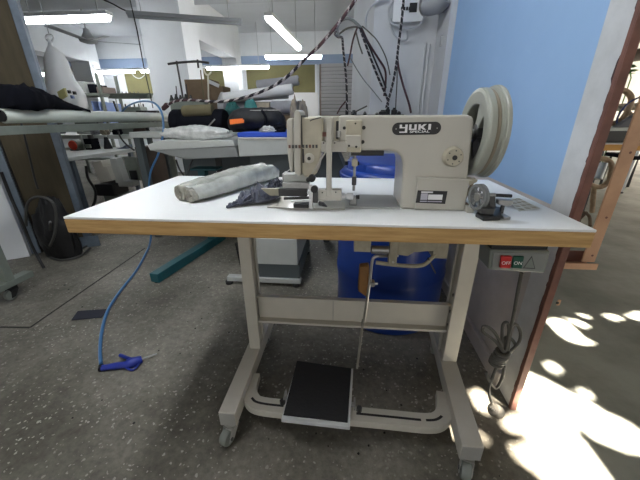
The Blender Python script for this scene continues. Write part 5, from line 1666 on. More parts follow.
# motor with a red-orange disc
mm = P(71, 147, 'y', 2.62)
mm.z = bt_z
mo = thing('clutch_motor', (mm.x, 2.70, bt_z), 'grey motor with a round red orange cover on the pale work bench', 'motor')
MB().lathe([(0, 0), (.045, 0), (.055, .01), (.055, .10), (.04, .12), (0, .12)], (mm.x, 2.65, bt_z + .058), (0, 1, 0), 24).build('housing', 'greengrey', mo)
MB().lathe([(0, -.012), (.044, -.012), (.051, -.002), (.051, .0), (0, .0)], (mm.x, 2.65, bt_z + .058), (0, 1, 0), 24).build('red_cover', 'redorange', mo)
MB().box(mm.x - .05, mm.x + .05, 2.65, 2.77, bt_z, bt_z + .012).build('base', 'dark_steel', mo, smooth=False)
def block_machine(name, x, y, z, s, m, label, cat, group=None, flip=1):
    """a small sewing head: bed, pillar, arm, wheel"""
    t = thing(name, (x, y, z), label, cat, group)
    MB().box(x - .22 * s, x + .22 * s, y - .08 * s, y + .08 * s, z, z + .03 * s).build('bed', m, t, smooth=False, bevel=.004)
    MB().prism([(x + .20 * s * flip, z + .03 * s), (x + .09 * s * flip, z + .03 * s), (x + .075 * s * flip, z + .16 * s), (x - .20 * s * flip, z + .17 * s), (x - .20 * s * flip, z + .26 * s), (x + .19 * s * flip, z + .27 * s)], 'y', y - .055 * s, y + .055 * s).build('arm', m, t, smooth=False, bevel=.006)
    MB().prism([(x - .20 * s * flip, z + .10 * s), (x - .14 * s * flip, z + .10 * s), (x - .13 * s * flip, z + .17 * s), (x - .20 * s * flip, z + .17 * s)], 'y', y - .045 * s, y + .045 * s).build('face_plate', m, t, smooth=False, bevel=.004)
    MB().cyl((x - .17 * s * flip, y, z + .04 * s), (x - .17 * s * flip, y, z + .10 * s), .006 * s, 8).build('needle_bar', 'steel_dull', t)
    MB().lathe([(0, 0), (.055 * s, 0), (.06 * s, .01), (.06 * s, .03), (0, .035)], (x + .20 * s * flip, y, z + .20 * s), (flip, 0, 0), 20).build('handwheel', 'dark_steel', t)
    return t
# frame and dark parts on the bench
c = P(88, 146, 'y', 2.75)
fr = thing('parts_rack', (c.x, 2.77, bt_z), 'small dark rack of machine parts beside the red covered motor', 'parts rack')
MB().box(c.x - .05, c.x - .035, 2.73, 2.75, bt_z, bt_z + .17).build('post', 'irongrey', fr, smooth=False)
MB().box(c.x - .03, c.x + .06, 2.74, 2.86, bt_z, bt_z + .12).build('box', 'blackcloth', fr, smooth=False, bevel=.004)
MB().box(c.x - .02, c.x + .05, 2.72, 2.739, bt_z + .02, bt_z + .06).build('front', 'greengrey', fr, smooth=False)
MB().cyl((c.x + .03, 2.79, bt_z + .12), (c.x + .03, 2.79, bt_z + .16), .03, 14).build('spool', 'dark_steel', fr)
c = P(106, 146, 'y', 2.85)
k_ = thing('thread_cone', (c.x, 2.88, bt_z), 'dark thread cone standing on the pale work bench', 'thread cone')
MB().lathe([(0, 0), (.045, 0), (.045, .01), (.018, .13), (0, .13)], (c.x, 2.88, bt_z), (0, 0, 1), 18).build('yarn', 'bagcloth', k_)
MB().cyl((c.x, 2.88, bt_z + .13), (c.x, 2.88, bt_z + .15), .012, 10).build('tip', 'irongrey', k_)
o = MB().tube(smooth_path([P(118, 131, 'y', 2.3), P(121, 138, 'y', 2.25), P(127, 145, 'y', 2.2), P(134, 150, 'y', 2.1)], 5), .008, 8).build('bench_cable', 'cordblack')
tag(o, 'short black cable drooping over the edge of the pale work bench', 'cable')
c = P(130, 146, 'y', 2.9)
o = MB().prism([(c.x - .16, bt_z), (c.x - .02, bt_z), (c.x - .02, bt_z + .045), (c.x - .07, bt_z + .02)], 'y', 2.86, 2.97).build('fabric_wedge', 'slateblue', smooth=False, bevel=.002)
tag(o, 'folded slate fabric wedge at the bench corner by the ironing table', 'fabric')
# bench row further back carrying machines
rb3 = thing('machine_table', (-2.6, 3.4, 0), 'long white machine table in the row behind the roller stand', 'machine table')
MB().box(-4.3, -1.45, 3.1, 3.75, .735, .78).build('table_top', 'irongrey', rb3, smooth=False, bevel=.003)
for x in (-4.2, -1.55):
    for y in (3.15, 3.7):
        MB().box(x - .025, x + .025, y - .025, y + .025, 0, .735).build('leg', 'bluesteel', rb3, smooth=False)
MG = 'sewing heads on the machine table'
block_machine('small_sewing_machine', -3.95, 3.4, .78, .75, 'darkmachine', 'dark sewing head at the far end of the machine table', 'sewing machine', MG)
block_machine('small_sewing_machine', -3.38, 3.42, .78, .72, 'greengrey', 'grey green sewing head in the middle of the machine table', 'sewing machine', MG)
c = P(131, 96, 'y', 3.4)
ov = thing('overlock_machine', (c.x, 3.4, .78), 'grey green overlock machine with a thread rack above the off white tube', 'overlock machine')
zz = P(131, 112, 'y', 3.4).z
MB().box(c.x - .20, c.x + .17, 3.32, 3.50, .7805, zz + .0).build('machine_body', 'greengrey', ov, smooth=False, bevel=.008)
MB().box(c.x - .10, c.x + .16, 3.30, 3.44, zz, P(131, 107, 'y', 3.4).z).build('machine_head', 'palegreen', ov, smooth=False, bevel=.01)
zr0, zr1 = P(131, 98.5, 'y', 3.4).z, P(131, 93.5, 'y', 3.4).z
MB().prism([(P(111, 98, 'y', 3.4).x, zr0), (P(149, 98, 'y', 3.4).x, zr0), (P(151, 94, 'y', 3.4).x, zr1), (P(114, 94, 'y', 3.4).x, zr1)], 'y', 3.34, 3.46).build('rack_tray', 'greengrey', ov, smooth=False, bevel=.004)
for px in (116, 140):
    v = P(px, 100, 'y', 3.46)
    MB().cyl((v.x, 3.46, .781), (v.x, 3.46, zr0), .008, 8).build('rack_post', 'steel_dull', ov)
for k in range(6):
    v = P(118 + k * 4, 92, 'y', 3.4)
    MB().lathe([(0, 0), (.012, 0), (.012, .008), (.005, .01), (.005, .022), (0, .022)], (v.x, 3.4, zr1), (0, 0, 1), 10).build('thread_peg', 'dark_steel', ov)
for k in range(5):
    v = P(124 + k * 4.5, 106, 'y', 3.31)
    MB().cyl((v.x, 3.34, P(131, 107, 'y', 3.4).z), (v.x, 3.34, P(131, 107, 'y', 3.4).z + .035), .008, 8).build('tension_dial', 'dark_steel', ov)
v = P(116, 101, 'y', 3.3)
MB().bar(P(113.5, 101, 'y', 3.3), P(117.5, 112, 'y', 3.3), .02, .012).build('side_lever', 'dark_steel', ov)
c = P(152, 112, 'y', 3.3)
o = MB().box(c.x - .16, c.x + .10, 3.22, 3.3, .7805, P(150, 110.5, 'y', 3.25).z).build('black_case', 'black', smooth=False, bevel=.006)
tag(o, 'black flat case beside the overlock machine', 'case')
# pale blue crates and grey boards near the big bottle
for k, (x0, x1, y0) in enumerate(((90.5, 96, 101), (97.5, 103, 102), (104, 109.5, 103))):
    va, vb = P(x0, y0, 'y', 4.4), P(x1, 118, 'y', 4.4)
    o = MB().box(va.x, vb.x, 4.4, 4.75, .801, va.z).build('storage_bin', 'paleblue', smooth=False, bevel=.006)
    tag(o, ['pale blue bin next to the hanging bottle', 'middle pale blue bin of the row of three', 'pale blue bin next to the white pillar'][k], 'bin', 'pale blue bins on the rear shelf')
rk = thing('storage_shelf', (-4.3, 4.7, 0), 'grey storage shelf carrying pale blue bins behind the machine table', 'shelf')
xa_, xb_ = P(68, 110, 'y', 4.7).x, P(119, 110, 'y', 4.7).x
for zz in (.30, .76, 1.30):
    MB().box(xa_, xb_, 4.36, 4.80, zz, zz + .04).build('shelf_board', 'greengrey', rk, smooth=False)
for x in (xa_, xb_):
    for y in (4.36, 4.78):
        MB().box(x - .02, x + .02, y, y + .03, 0, 1.62).build('post', 'greengrey', rk, smooth=False)
for k, (px, m, w_, h_) in enumerate(((76, 'blackcloth', .16, .10), (86, 'irongrey', .18, .17), (97, 'blackcloth', .12, .13), (105, 'framebrown', .12, .09))):
    v = P(px, 95, 'y', 4.5)
    o = MB().box(v.x - w_ / 2, v.x + w_ / 2, 4.42, 4.7, 1.3405, 1.3405 + h_).build('carton', m, smooth=False, bevel=.006)
    tag(o, ['low black carton at the bottle end of the top shelf', 'tallest carton, grey, on the top shelf', 'black carton between the grey and brown cartons', 'small brown carton at the pillar end of the top shelf'][k], 'carton', 'cartons on the top shelf')
# items on the machine table seen beneath the tube
items = [('brown_bundle', 105, 132, 3.17, (.055, .04, .05), 'beige', 'brown bundle on the machine table beneath the tube'),
         ('black_bundle', 118, 134, 3.17, (.055, .04, .05), 'blackcloth', 'black bundle on the machine table beneath the tube'),
         ('dark_brown_bundle', 141, 135, 3.16, (.08, .04, .06), 'darkbrown', 'dark brown bundle on the machine table near the ironing table'),
         ('grey_bundle', 95, 132, 3.17, (.05, .04, .05), 'rolldark', 'grey bundle on the machine table near the steel post')]
for k, (nm, px, py, yy, sz, m, lb) in enumerate(items):
    v = P(px, py, 'y', yy)
    heap(nm, (v.x, yy, .7805), sz, m, 50 + k, lb, 'bundle', 'bundles on the machine table', amp=.3, freq=2.5, flat=.6)
for k, px in enumerate((151.5, 156, 161)):
    v = P(px, 139, 'y', 2.75)
    w_ = heap('white_bag', (v.x, 2.8 + .0, .8405), (.016 + .002 * k, .04, .055 + .004 * k), 'rollwhite', 60 + k, ['smallest white bag, beside the dark brown bundle', 'middle white bag of three behind the blue hose', 'largest white bag, nearest the crinkled film bag'][k], 'bag', 'white bags behind the blue hose', amp=.4, freq=2.5, flat=.6)
sb = thing('side_table', (-1.75, 2.82, 0), 'small dark side table under the white bags', 'table')
MB().box(-2.15, -1.42, 2.66, 3.0, .80, .84).build('table_top', 'greengrey', sb, smooth=False)
for x in (-2.1, -1.47):
    for y in (2.70, 2.96):
        MB().box(x - .02, x + .02, y - .02, y + .02, 0, .80).build('leg', 'irondark', sb, smooth=False)
# cream machine head lying under the bench, with its stand
v = P(104, 172, 'y', 2.45)
cmx = thing('cream_machine', (v.x, 2.5, 0), 'cream machine with dark openings standing under the pale work bench', 'machine')
u0, u1 = P(92, 161, 'y', 2.4), P(111, 182, 'y', 2.4)
T = Matrix.Translation(((u0.x + u1.x) / 2, 2.5, (u0.z + u1.z) / 2)) @ Matrix.Rotation(-.18, 4, 'Y')
hw2, hh2 = (u1.x - u0.x) / 2, (u0.z - u1.z) / 2
MB().prism([(-hw2, -hh2), (hw2, -hh2), (hw2, hh2 * .4), (hw2 * .6, hh2 * .45), (hw2 * .55, hh2), (-hw2, hh2)], 'y', -.10, .10, T=T).build('head', 'cream_paint', cmx, smooth=False, bevel=.006)
MB().box(u0.x - .02, u1.x + .03, 2.36, 2.6, .20, u1.z - .02).build('black_base', 'black', cmx, smooth=False, bevel=.006)
u2, u3 = P(112, 158, 'y', 2.5), P(136, 186, 'y', 2.5)
MB().prism([(u2.x, u3.z), (u3.x, u3.z), (u3.x, u3.z + .05), (u2.x + .10, u3.z + .06), (u2.x + .07, u2.z), (u2.x, u2.z)], 'y', 2.46, 2.56).build('bracket', 'irongrey', cmx, smooth=False, bevel=.004)
MB().box(u2.x + .08, u3.x + .02, 2.565, 2.62, u3.z + .05, u2.z).build('side_panel', 'greengrey', cmx, smooth=False)
MB().box(u2.x + .12, u3.x + .0, 2.55, 2.564, u3.z + .06, u3.z + .16).build('opening', 'black', cmx, smooth=False)
MB().box(u0.x + .02, u3.x - .02, 2.40, 2.64, 0, .20).build('plinth', 'greengrey', cmx, smooth=False)
o = MB().tube(smooth_path([P(86, 166, 'y', 2.22), P(88, 178, 'y', 2.2), P(95, 190, 'y', 2.2), P(95, 200, 'y', 2.15), P(91, 212, 'y', 2.1), Vector((P(91, 212, 'y', 2.1).x, 2.1, .013)), Vector((P(91, 212, 'y', 2.1).x + .15, 2.2, .013))], 5), .012, 8).build('machine_cable', 'cordblack')
tag(o, 'black cable curving in front of the cream machine to the steel post', 'cable')
cbt = thing('wooden_cupboard', (P(143, 170, 'y', 2.2).x, 2.3, 0), 'dark brown wooden stand panel beneath the end of the work bench', 'cupboard')
va, vb = P(136, 160, 'y', 2.3), P(147, 160, 'y', 2.3)
MB().box(va.x, vb.x, 2.32, 2.62, .0, .712).build('panel', 'darkbrown', cbt, smooth=False, bevel=.003)
MB().box(va.x + .01, vb.x - .01, 2.315, 2.32, .35, .69).build('door', 'framebrown', cbt, smooth=False)
# dark machinery behind the ironing table legs
c = P(200, 165, 'y', 1.9)
dg = thing('air_tank', (-1.05, 2.1, 0), 'dark grey tank unit standing under the rear bench', 'tank')
MB().box(-1.35, -.62, 1.95, 2.3, .12, .78).build('tank_body', 'irondark', dg, smooth=False, bevel=.01)
MB().box(-1.35, -.62, 1.95, 2.3, 0.0, .10).build('skid', 'black', dg, smooth=False)
MB().box(-1.05, -1.0, 1.935, 1.95, .14, .76).build('door_gap', 'black', dg, smooth=False)
MB().tube(smooth_path([P(176, 160, 'y', 1.8), P(180, 170, 'y', 1.75), P(186, 176, 'y', 1.7), P(190, 165, 'y', 1.75), P(193, 160, 'y', 1.8)], 5), .007, 8).build('cable', 'cordblack', dg)
o = MB().prism([(P(290, 92.5, 'y', 8.9).x, P(300, 115, 'y', 8.9).z - 1.1 + .0), (P(318, 92.5, 'y', 8.9).x, P(300, 115, 'y', 8.9).z - 1.1), (P(318, 92.5, 'y', 8.9).x, P(318, 92.5, 'y', 8.9).z), (P(292, 92.5, 'y', 8.9).x, P(292, 92.5, 'y', 8.9).z)], 'y', 8.9, 8.94).build('white_board', 'rollwhite', smooth=False)
tag(o, 'white board leaning before the far wall beside the shuttered window', 'board')

# ================================================================== CABLES AND PANEL AT THE PILLAR
o = None
bp = [P(359, -14, 'y', 1.15), P(355, 0, 'y', 1.15), P(341, 20, 'y', 1.18), P(320, 45, 'y', 1.22), P(304, 60, 'y', 1.26), P(290, 74, 'y', 1.30), P(275, 85, 'y', 1.33), P(258, 93, 'y', 1.36), P(240, 98.5, 'y', 1.4), P(222, 101.5, 'y', 1.43), P(205, 101, 'y', 1.46), P(190, 100, 'y', 1.5), P(176, 101, 'y', 1.53), P(167, 105, 'y', 1.56)]
bpp = smooth_path(bp, 26)
nb = len(bpp)
def stripe(i, k):
    red = (i / nb < .30) or (i / nb > .80)
    ph = ((i * .55) + k * 1.0) % 8
    if red:
        return 0 if ph < 4.6 else (2 if ph < 6 else 1)
    return 2 if ph < 4.6 else 1
br = thing('braided_cable', bp[6], 'thick braided black and pale cable swagging from the ceiling towards the thread stand', 'cable')
MB().tube(bpp, .0085, 8, stripe=stripe).build('braid', ['cable_red', 'cable_white', 'cable_black'], br)
e0, e1 = bp[-1], bp[-1] + Vector((-.03, .0, -.022))
MB().tube([e0 + Vector((.01, 0, .004)), e0, e1, e1 + Vector((-.004, 0, -.012))], [.012, .018, .016, .008], 10).build('end_grip', 'rustdark', br)
vtop = bp[0]
MB().cyl(vtop, (vtop.x, vtop.y, 3.199), .006, 8).build('hanging_wire', 'cordblack', br)

YC2 = 1.80
ep = thing('fuse_panel', P(407, 14, 'y', YC2), 'white fuse panel with a row of black switches on the white pillar', 'fuse panel')
v0, v1 = P(394, 2, 'y', 1.86), P(422.5, 21.5, 'y', 1.86)
MB().box(v0.x, v1.x, 1.855, 1.8995, v1.z, P(400, -14, 'y', 1.86).z).build('panel_box', 'fixture', ep, smooth=False, bevel=.005)
MB().box(P(394, 0, 'y', 1.86).x - .012, v0.x - .0005, 1.87, 1.8995, v1.z + .02, P(400, -14, 'y', 1.86).z).build('panel_side', 'conduit', ep, smooth=False)
for k in range(5):
    u0 = P(401 + k * 2.6, 8, 'y', 1.85)
    MB().box(u0.x, u0.x + .012, 1.848, 1.8549, u0.z - .012, u0.z + .006).build('breaker', 'black', ep, smooth=False)
u0, u1 = P(410, 3, 'y', 1.85), P(416.5, 12, 'y', 1.85)
MB().box(u0.x, u1.x, 1.846, 1.8549, u1.z, u0.z).build('main_switch', 'black', ep, smooth=False)
u0 = P(434, 0, 'y', 1.7)
fl_ = thing('wall_lamp', (u0.x, 1.72, u0.z), 'dark grey round fitting on the pillar beside the fuse panel', 'wall fitting')
MB().tube([P(424, 6, 'y', 1.78), P(428, 6, 'y', 1.76), P(440, 2, 'y', 1.70), P(447, -6, 'y', 1.66)], [.045, .055, .06, .06], 20).build('hood', 'fixture_grey', fl_)
MB().lathe([(.03, 0), (.055, -.004), (.055, .012), (.03, .012)], P(425, 6, 'y', 1.78), (P(440, 2, 'y', 1.70) - P(425, 6, 'y', 1.78)), 20, closed=True).build('rim', 'steel_dull', fl_)
def cable(name, pts, r, m, label, group=None, stripes=None, n=8, y=YC2, seg=8):
    global CK
    CK += 1
    oy = (CK % 6) * .017 - .055
    pp = [P(p[0], p[1], 'y', p[2] if len(p) > 2 else y + oy) for p in pts]
    sp_ = smooth_path(pp, n)
    if stripes:
        o = MB().tube(sp_, r, seg, stripe=lambda i, k: 1 if (i + k // 2) % 6 == 0 else 0).build(name, [m, stripes])
    else:
        o = MB().tube(sp_, r, seg).build(name, m)
    return tag(o, label, 'cable', group)
CK = 0
CG = 'cables hanging at the white pillar'
cable('power_cable', [(403, -12), (403.5, 0), (401.5, 22), (398.5, 45), (396.5, 62), (393.5, 80), (389, 98), (386, 108)], .008, 'cable_black', 'thick black cable dropping from the fuse panel to the plugs', CG, 'cable_white', 20)
cable('power_cable', [(397, 56), (399, 70), (404, 88), (409, 104), (411, 113)], .0075, 'cable_red', 'dark red cable branching off below the thick black cable', CG, None, 10)
cable('power_cable', [(397, 58), (397, 80), (396, 100), (395.5, 110)], .004, 'cordgrey', 'thin grey cable hanging straight below the fuse panel', CG)
cable('power_cable', [(359.5, 27), (364, 40), (372, 62), (380, 82), (387, 98), (388, 106)], .0078, 'cable_black', 'striped black cable slanting from the tied bunch to the plugs', CG, 'cable_white', 20)
cable('power_cable', [(361, 27), (368, 42), (378, 58), (385, 70), (385.5, 84), (384, 96)], .007, 'cable_red', 'dark red cable slanting from the tied bunch to the plugs', CG)
cable('power_cable', [(360, 28), (369, 46), (374, 58), (380, 72), (386, 88)], .006, 'cable_black', 'plain black cable between the striped and the dark red cable', CG)
cable('power_cable', [(362, 26), (370, 33), (378, 42), (386, 58), (390, 75)], .004, 'cordgrey', 'thin grey cable on the outer side of the tied bunch', CG)
cable('power_cable', [(336, 31), (335, 34), (338, 37), (342, 38), (343, 48), (345, 66), (346.5, 84), (347, 112)], .0078, 'cable_black', 'striped black cable hanging along the edge of the pillar', CG, 'cable_white', 20)
cable('power_cable', [(357, 28), (353, 40), (350, 55), (347.5, 66)], .006, 'cable_red', 'short dark red cable joining the bunch to the pillar edge', CG)
cable('power_cable', [(339, 36), (337, 28), (341, 21), (347, 18.5), (352, 20), (357, 24), (361, 28)], .009, 'cablegrey', 'grey cable arching over the top of the tied bunch', CG, None, 10)
cable('power_cable', [(338, 35), (346, 29), (354, 27), (361, 28)], .006, 'cordgrey', 'grey green cable passing through the middle of the arch', CG)
cable('power_cable', [(356, 32), (359, 44), (362.5, 54)], .005, 'cordgrey', 'short loose cable end hanging below the arch', CG)
cable('power_cable', [(350, 57), (356, 68), (364, 80), (374, 92), (382, 102)], .0035, 'cablegrey', 'thin pale cable crossing the pillar face to the plugs', CG)
cable('power_cable', [(388, 0, 1.88), (380, 1, 1.88), (370, 8, 1.88), (366, 18, 1.88), (365.5, 28, 1.88)], .007, 'conduit', 'pale conduit curving off the fuse panel along the pillar', CG)
cable('power_cable', [(393, 0, 1.86), (389, 10, 1.86), (391, 22, 1.86), (399, 27, 1.86), (410, 28, 1.86), (420, 24, 1.86), (425, 14, 1.86)], .007, 'conduit', 'pale cable loop hanging around the fuse panel', CG, None, 10)
cable('power_cable', [(390, 24, 1.87), (394, 34, 1.87), (400, 40, 1.87), (407, 39, 1.87), (407, 31, 1.87)], .006, 'conduit', 'smaller pale cable loop below the fuse panel', CG, None, 10)
cable('power_cable', [(347, 100), (341, 107), (337, 114)], .0055, 'cable_red', 'short dark red cable behind the arm of the sewing machine', CG)
for k, (px, lb) in enumerate(((424, 'thinner of two pale conduits running down the pillar'), (427.5, 'thicker of two pale conduits running down the pillar'))):
    v = P(px, 60, 'y', 1.885)
    o = MB().tube([(v.x, 1.885, 0.15), (v.x, 1.885, 1.45)] if k else [(v.x, 1.888, .15), (v.x, 1.888, 1.46)], .006 + .004 * k, 8).build('wall_conduit', 'greywhite')
    tag(o, lb, 'conduit', 'conduits on the pillar')
v = P(360, 28, 'y', YC2)
# socket strip with plugs behind the machine arm
sx0, sx1 = P(340, 114, 'y', YC2).x, P(404, 114, 'y', YC2).x
sz = P(370, 114.5, 'y', YC2).z
ss = thing('socket_strip', ((sx0 + sx1) / 2, YC2, sz - .05), 'dark socket strip holding black plugs behind the sewing machine arm', 'socket strip')
MB().box(sx0, sx1, YC2 - .02, YC2 + .03, sz - .05, sz).build('strip', 'black', ss, smooth=False, bevel=.004)
MB().box(sx0 + .1, sx1 - .1, YC2 + .03, 1.8995, sz - .035, sz - .02).build('wall_bracket', 'dark_steel', ss, smooth=False)
for px, py, w_, h_ in ((347, 109, .012, .05), (354, 108.5, .022, .03), (365, 111, .012, .02), (383, 110, .03, .03), (388, 107, .018, .05), (394.5, 108, .022, .045), (399, 112, .015, .02)):
    v = P(px, py, 'y', YC2)
    MB().lathe([(w_, 0), (w_, h_ * .6), (w_ * .6, h_ * .75), (w_ * .5, h_), (0, h_)], (v.x, YC2, sz + .0002), (0, 0, 1), 12).build('plug', 'black', ss)
o = MB().tube(smooth_path([P(355, 112, 'y', 1.7), P(361, 109, 'y', 1.7), P(367, 106, 'y', 1.7)], 4), .005, 6).build('wire_end', 'cordgrey')
tag(o, 'bare grey wire end pointing up behind the sewing machine arm', 'wire')
v = P(434, 40, 'y', 1.75)
struct(MB().box(.655, .6649, 1.72, 1.75, P(434, 46, 'y', 1.73).z, P(434, 36, 'y', 1.73).z).build('trim_7', 'conduit', smooth=False))

# ================================================================== YARD
def vpx(px, py, y): return P(px, py, 'y', y)
# tan steel gate leaf just outside the brown edge
sx = P(609, 202, 'y', .262).x
gt = thing('steel_gate', (sx, .262, .55), 'tan painted steel gate frame standing open outside the brown door edge', 'gate')
zb_ = P(590, 258, 'y', .262).z
MB().box(sx - .018, sx + .018, .258, .263, zb_ - .012, 2.0).build('stile', 'peach', gt, smooth=False, bevel=.001)
MB().box(sx + .014, sx + .018, .263, .295, zb_ - .012, 2.0).build('stile_flange', 'peach', gt, smooth=False, bevel=.001)
MB().box(0.7225, sx + .018, .2415, .2455, zb_ - .026, zb_ - .010).build('hinge_arm', 'peach', gt, smooth=False, bevel=.001)
MB().box(0.7225, sx + .018, .2415, .290, zb_ - .030, zb_ - .026).build('hinge_arm_flange', 'peach', gt, smooth=False, bevel=.001)
MB().box(0.7225, sx + .018, .286, .290, zb_ - .026, zb_ + .012).build('hinge_arm_back', 'rust', gt, smooth=False, bevel=.001)
MB().box(sx + .0182, sx + .9, .258, .263, P(634, 146, 'y', .26).z, P(634, 141.5, 'y', .26).z).build('mid_rail', 'peach', gt, smooth=False, bevel=.001)
MB().box(sx + .0182, sx + .9, .258, .263, 1.96, 2.0).build('top_rail', 'peach', gt, smooth=False, bevel=.001)
MB().box(sx + .87, sx + .9, .258, .263, 0.0, 1.9598).build('end_stile', 'peach', gt, smooth=False, bevel=.001)
for zz in (.9, .72, .60):
    MB().cyl((sx + .005, .2575, zz), (sx + .005, .2585, zz), .0035, 8).build('rivet', 'rust', gt)
v = P(555, 302, 'y', .2)
hg = MB().box(.7225, v.x + .014, .196, .200, v.z - .010, v.z + .010).build('hinge_tab', 'peach', gt, smooth=False, bevel=.002)
MB().cyl((v.x + .004, .1945, v.z), (v.x + .004, .1962, v.z), .0045, 10).build('hole_plate', 'black', hg)

# yard table with stacked box and chairs
ya = P(601, 143.5, 'z', .75)
yt = thing('yard_table', (ya.x + .6, ya.y + .35, 0), 'white topped table with a yellow pine edge standing in the yard', 'table')
MB().box(ya.x, ya.x + 1.4, ya.y, ya.y + .8, .742, .752).build('table_top', 'laminate2', yt, smooth=False)
ybz = P(601, 150.5, 'y', ya.y).z
MB().box(ya.x, ya.x + 1.4, ya.y - .003, ya.y + .8, ybz, .7418).build('edge', 'yellowedge', yt, smooth=False)
for x in (ya.x + .02, ya.x + 1.36):
    for y in (ya.y + .05, ya.y + .75):
        MB().box(x, x + .05, y - .025, y + .025, 0, ybz).build('leg', 'dark_steel', yt, smooth=False)
bz_ = P(605, 131, 'y', ya.y + .1).z
yb = thing('display_case', (ya.x + .35, ya.y + .3, .753), 'black case with a white top on the yard table', 'case')
MB().box(ya.x + .05, ya.x + .9, ya.y + .1, ya.y + .55, .7525, bz_).build('case_body', 'black', yb, smooth=False, bevel=.004)
bz2 = P(605, 127.5, 'y', ya.y + .1).z
MB().box(ya.x + .03, ya.x + .92, ya.y + .08, ya.y + .57, bz_ + .0003, bz2).build('case_top', 'irongrey', yb, smooth=False, bevel=.003)
def bent_chair(name, y, hoop, legs, seat, label, r):
    pts = [P(a, b, 'y', y) for a, b in hoop]
    c0 = sum(pts, Vector()) / len(pts)
    t = thing(name, c0, label, 'chair', 'bentwood chairs in the yard')
    MB().tube(smooth_path(pts, 6), r, 10).build('arm_hoop', 'bentwood', t)
    off = Vector((.05, .48, 0))
    MB().tube(smooth_path([p + off for p in pts], 6), r, 10).build('arm_hoop', 'bentwood', t)
    for lg in legs:
        MB().tube(smooth_path([P(a, b, 'y', y + dy) for a, b, dy in lg], 5), r * .9, 10).build('leg', 'bentwood', t)
    if seat:
        s0, s1 = P(seat[0], seat[1], 'y', y + .02), P(seat[2], seat[3], 'y', y + .02)
        m = MB()
        m.bar(s0, s0 + off * .9, .05, .05)
        MB().prism([(s0.x, s0.z - .025), (s1.x, s1.z - .025), (s1.x, s1.z + .02), (s0.x, s0.z + .02)], 'y', y + .03, y + .46).build('seat', seat[4], t, smooth=False, bevel=.012)
    return t
yc1 = ya.y + .25
# chair resting upturned on the case
bent_chair('bentwood_chair', yc1, [(604, 90.5), (616, 90), (625, 91), (631, 97), (630, 105), (627, 112), (622, 119), (615, 123), (607, 123)],
           [[(630, 105, 0), (634, 108, .1), (644, 104, .25), (660, 100, .46)], [(628, 112, 0), (634, 116, .05), (648, 112, .2), (664, 106, .4)]],
           (630, 108, 662, 104, 'beige'), 'bentwood chair with curved arms upturned on the black case in the yard', .024)
o = MB().tube(smooth_path([vpx(640, 97, yc1 - .1), vpx(630, 102, yc1 - .1), vpx(622, 110, yc1 - .1), vpx(617.5, 118, yc1 - .1), vpx(617, 124, yc1 - .1)], 6), .008, 8).build('blue_cord', 'navyblue')
tag(o, 'thin dark blue cord arching over the upturned bentwood chair', 'cord')
c = vpx(630, 120, yc1 - .13)
o = MB().prism([(c.x - .13, bz2 + .001), (c.x + .2, bz2 + .001), (c.x + .2, bz2 + .16), (c.x + .02, bz2 + .12)], 'y', yc1 - .16, yc1 - .11).build('dark_cushion', 'rolldark', smooth=False, bevel=.01)
tag(o, 'dark grey cushion leaning under the upturned bentwood chair', 'cushion')
yc2 = 2.25
bent_chair('bentwood_chair', yc2, [(592, 159), (601, 158.5), (609, 161), (612, 167), (611, 174), (609.5, 180), (604, 185.5), (597, 187), (589, 184)],
           [[(594, 186, 0), (593, 200, .02), (592, 212, .03)]],
           (592, 178, 604, 177, 'chairgreen'), 'bentwood chair with a green seat under the yard table, behind the brown edge', .022)
tb2 = MB().tube([vpx(604, 163, yc2 - .05), vpx(598, 179, yc2 - .08)], .03, 12).build('rolled_sheet', 'paleglass')
tag(tb2, 'shiny grey roll leaning inside the arm of the green seated chair', 'roll')
yc3 = P(600, 224, 'z', 0).y
pts = [P(574, 212, 'y', yc3 + .1), P(584, 212.5, 'y', yc3), P(589.5, 217, 'y', yc3), P(590, 226, 'z', .015)]
bh = thing('wooden_hoop', P(585, 224, 'z', 0), 'broken bentwood chair piece lying on the yard floor by the table corner', 'chair piece')
MB().tube(smooth_path(pts, 5), .014, 8).build('hoop', 'bentdark', bh)
MB().tube([P(577, 222, 'z', .015), P(587, 212, 'y', yc3 + .02)], .012, 8).build('stick', 'bentdark', bh)
# chromed stool legs
sy = P(620, 193, 'z', 0).y
st_ = thing('steel_stool', P(630, 190, 'z', 0), 'dark steel stool with bright legs behind the tan gate', 'stool')
for k, (a, b, m) in enumerate((((640, 148), (620.5, 193), 'steel'), ((637, 148), (617, 192), 'dark_steel'))):
    p0 = P(*b, 'z', .002); p1 = P(*a, 'y', p0.y + .02)
    MB().tube([p0, p1], .020, 10).build('leg', m, st_)
    MB().lathe([(.02, 0), (.028, 0), (.028, .012), (.02, .02)], p0, (0, 0, 1), 12).build('foot_cap', 'dark_steel', st_)
p0 = P(620.5, 193, 'z', .002)
for dx, dy in ((.42, .02), (.40, .40), (.03, .42)):
    MB().tube([p0 + Vector((dx, dy, 0)), p0 + Vector((dx * .93 + .02, dy, .44))], .016, 10).build('leg', 'dark_steel', st_)
MB().box(p0.x - .02, p0.x + .46, p0.y - .02, p0.y + .46, .44, .49).build('seat', 'blackcloth', st_, smooth=False, bevel=.012)
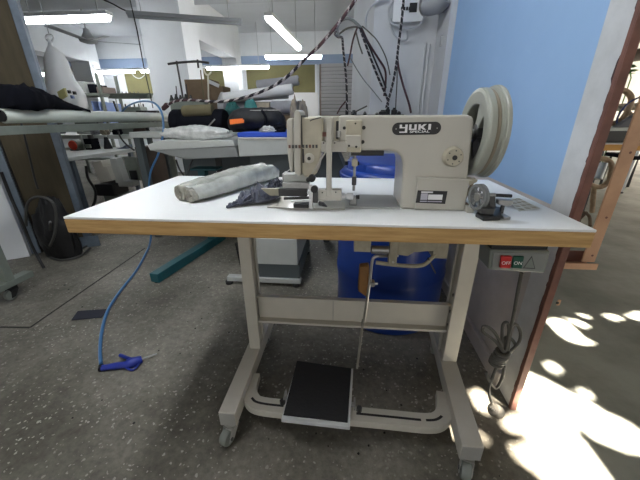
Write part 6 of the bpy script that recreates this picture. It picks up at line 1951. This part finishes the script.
o = MB().tube([vpx(628, 56.5, 6.0), vpx(650, 53, 6.0)], .10, 10).build('roof_pole', 'darkbrown')
tag(o, 'dark pole crossing in front of the bright yard wall', 'pole')
gp = thing('climbing_plant', vpx(630, 68, 6.6), 'sprig of green leaves against the bright yard wall', 'plant')
rnd = random.Random(5)
for k in range(12):
    v = vpx(629 + rnd.uniform(-2, 4), 68 + rnd.uniform(-4, 6), 6.6)
    T = Matrix.Translation(v) @ Matrix.Rotation(rnd.uniform(0, 6), 4, 'Z') @ Matrix.Rotation(rnd.uniform(-.8, .8), 4, 'X')
    MB().prism([(-.07, 0), (-.03, .03), (.03, .03), (.09, 0), (.03, -.03), (-.03, -.03)], 'z', -.002, .002, T=T).build('leaf', 'leaf', gp, smooth=False)
MB().tube([vpx(629, 60, 6.62), vpx(631, 78, 6.62), (vpx(631, 78, 6.62).x, 6.62, 0)], .012, 6).build('stem', 'leaf', gp)
lamp(Vector((-.72, -.6, 2.30)), Vector((-.72, .9, 2.30)), 'lit fluorescent light over the sewing table, running towards the far wall', wid=.17)
# added unseen sheet over the frontage, keeps the sun off the indoor floor
struct(MB().box(-13.6, 0.76, -9.0, -2.75, 3.0, 3.05).build('sun_mask_front', 'sunmask', smooth=False))

# small dark crumbs scattered on the floor (nobody would count them)
rd = random.Random(11)
db_ = MB()
for k in range(40):
    px, py = rd.choice(((rd.uniform(150, 240), rd.uniform(245, 330)), (rd.uniform(20, 240), rd.uniform(280, 470)), (rd.uniform(240, 460), rd.uniform(350, 470))))
    v = P(px, py, 'z', 0)
    r1 = rd.uniform(.001, .0034)
    a0 = rd.uniform(0, 6)
    poly = [(v.x + r1 * (1 + .6 * rd.random()) * math.cos(a0 + q * PI / 3), v.y + r1 * (1 + .6 * rd.random()) * math.sin(a0 + q * PI / 3)) for q in range(6)]
    db_.prism(poly, 'z', .0002, .0025)
o = db_.build('floor_debris', 'jointdark', smooth=False)
tag(o, 'small dark crumbs of debris scattered over the grey floor', 'debris', kind='stuff')
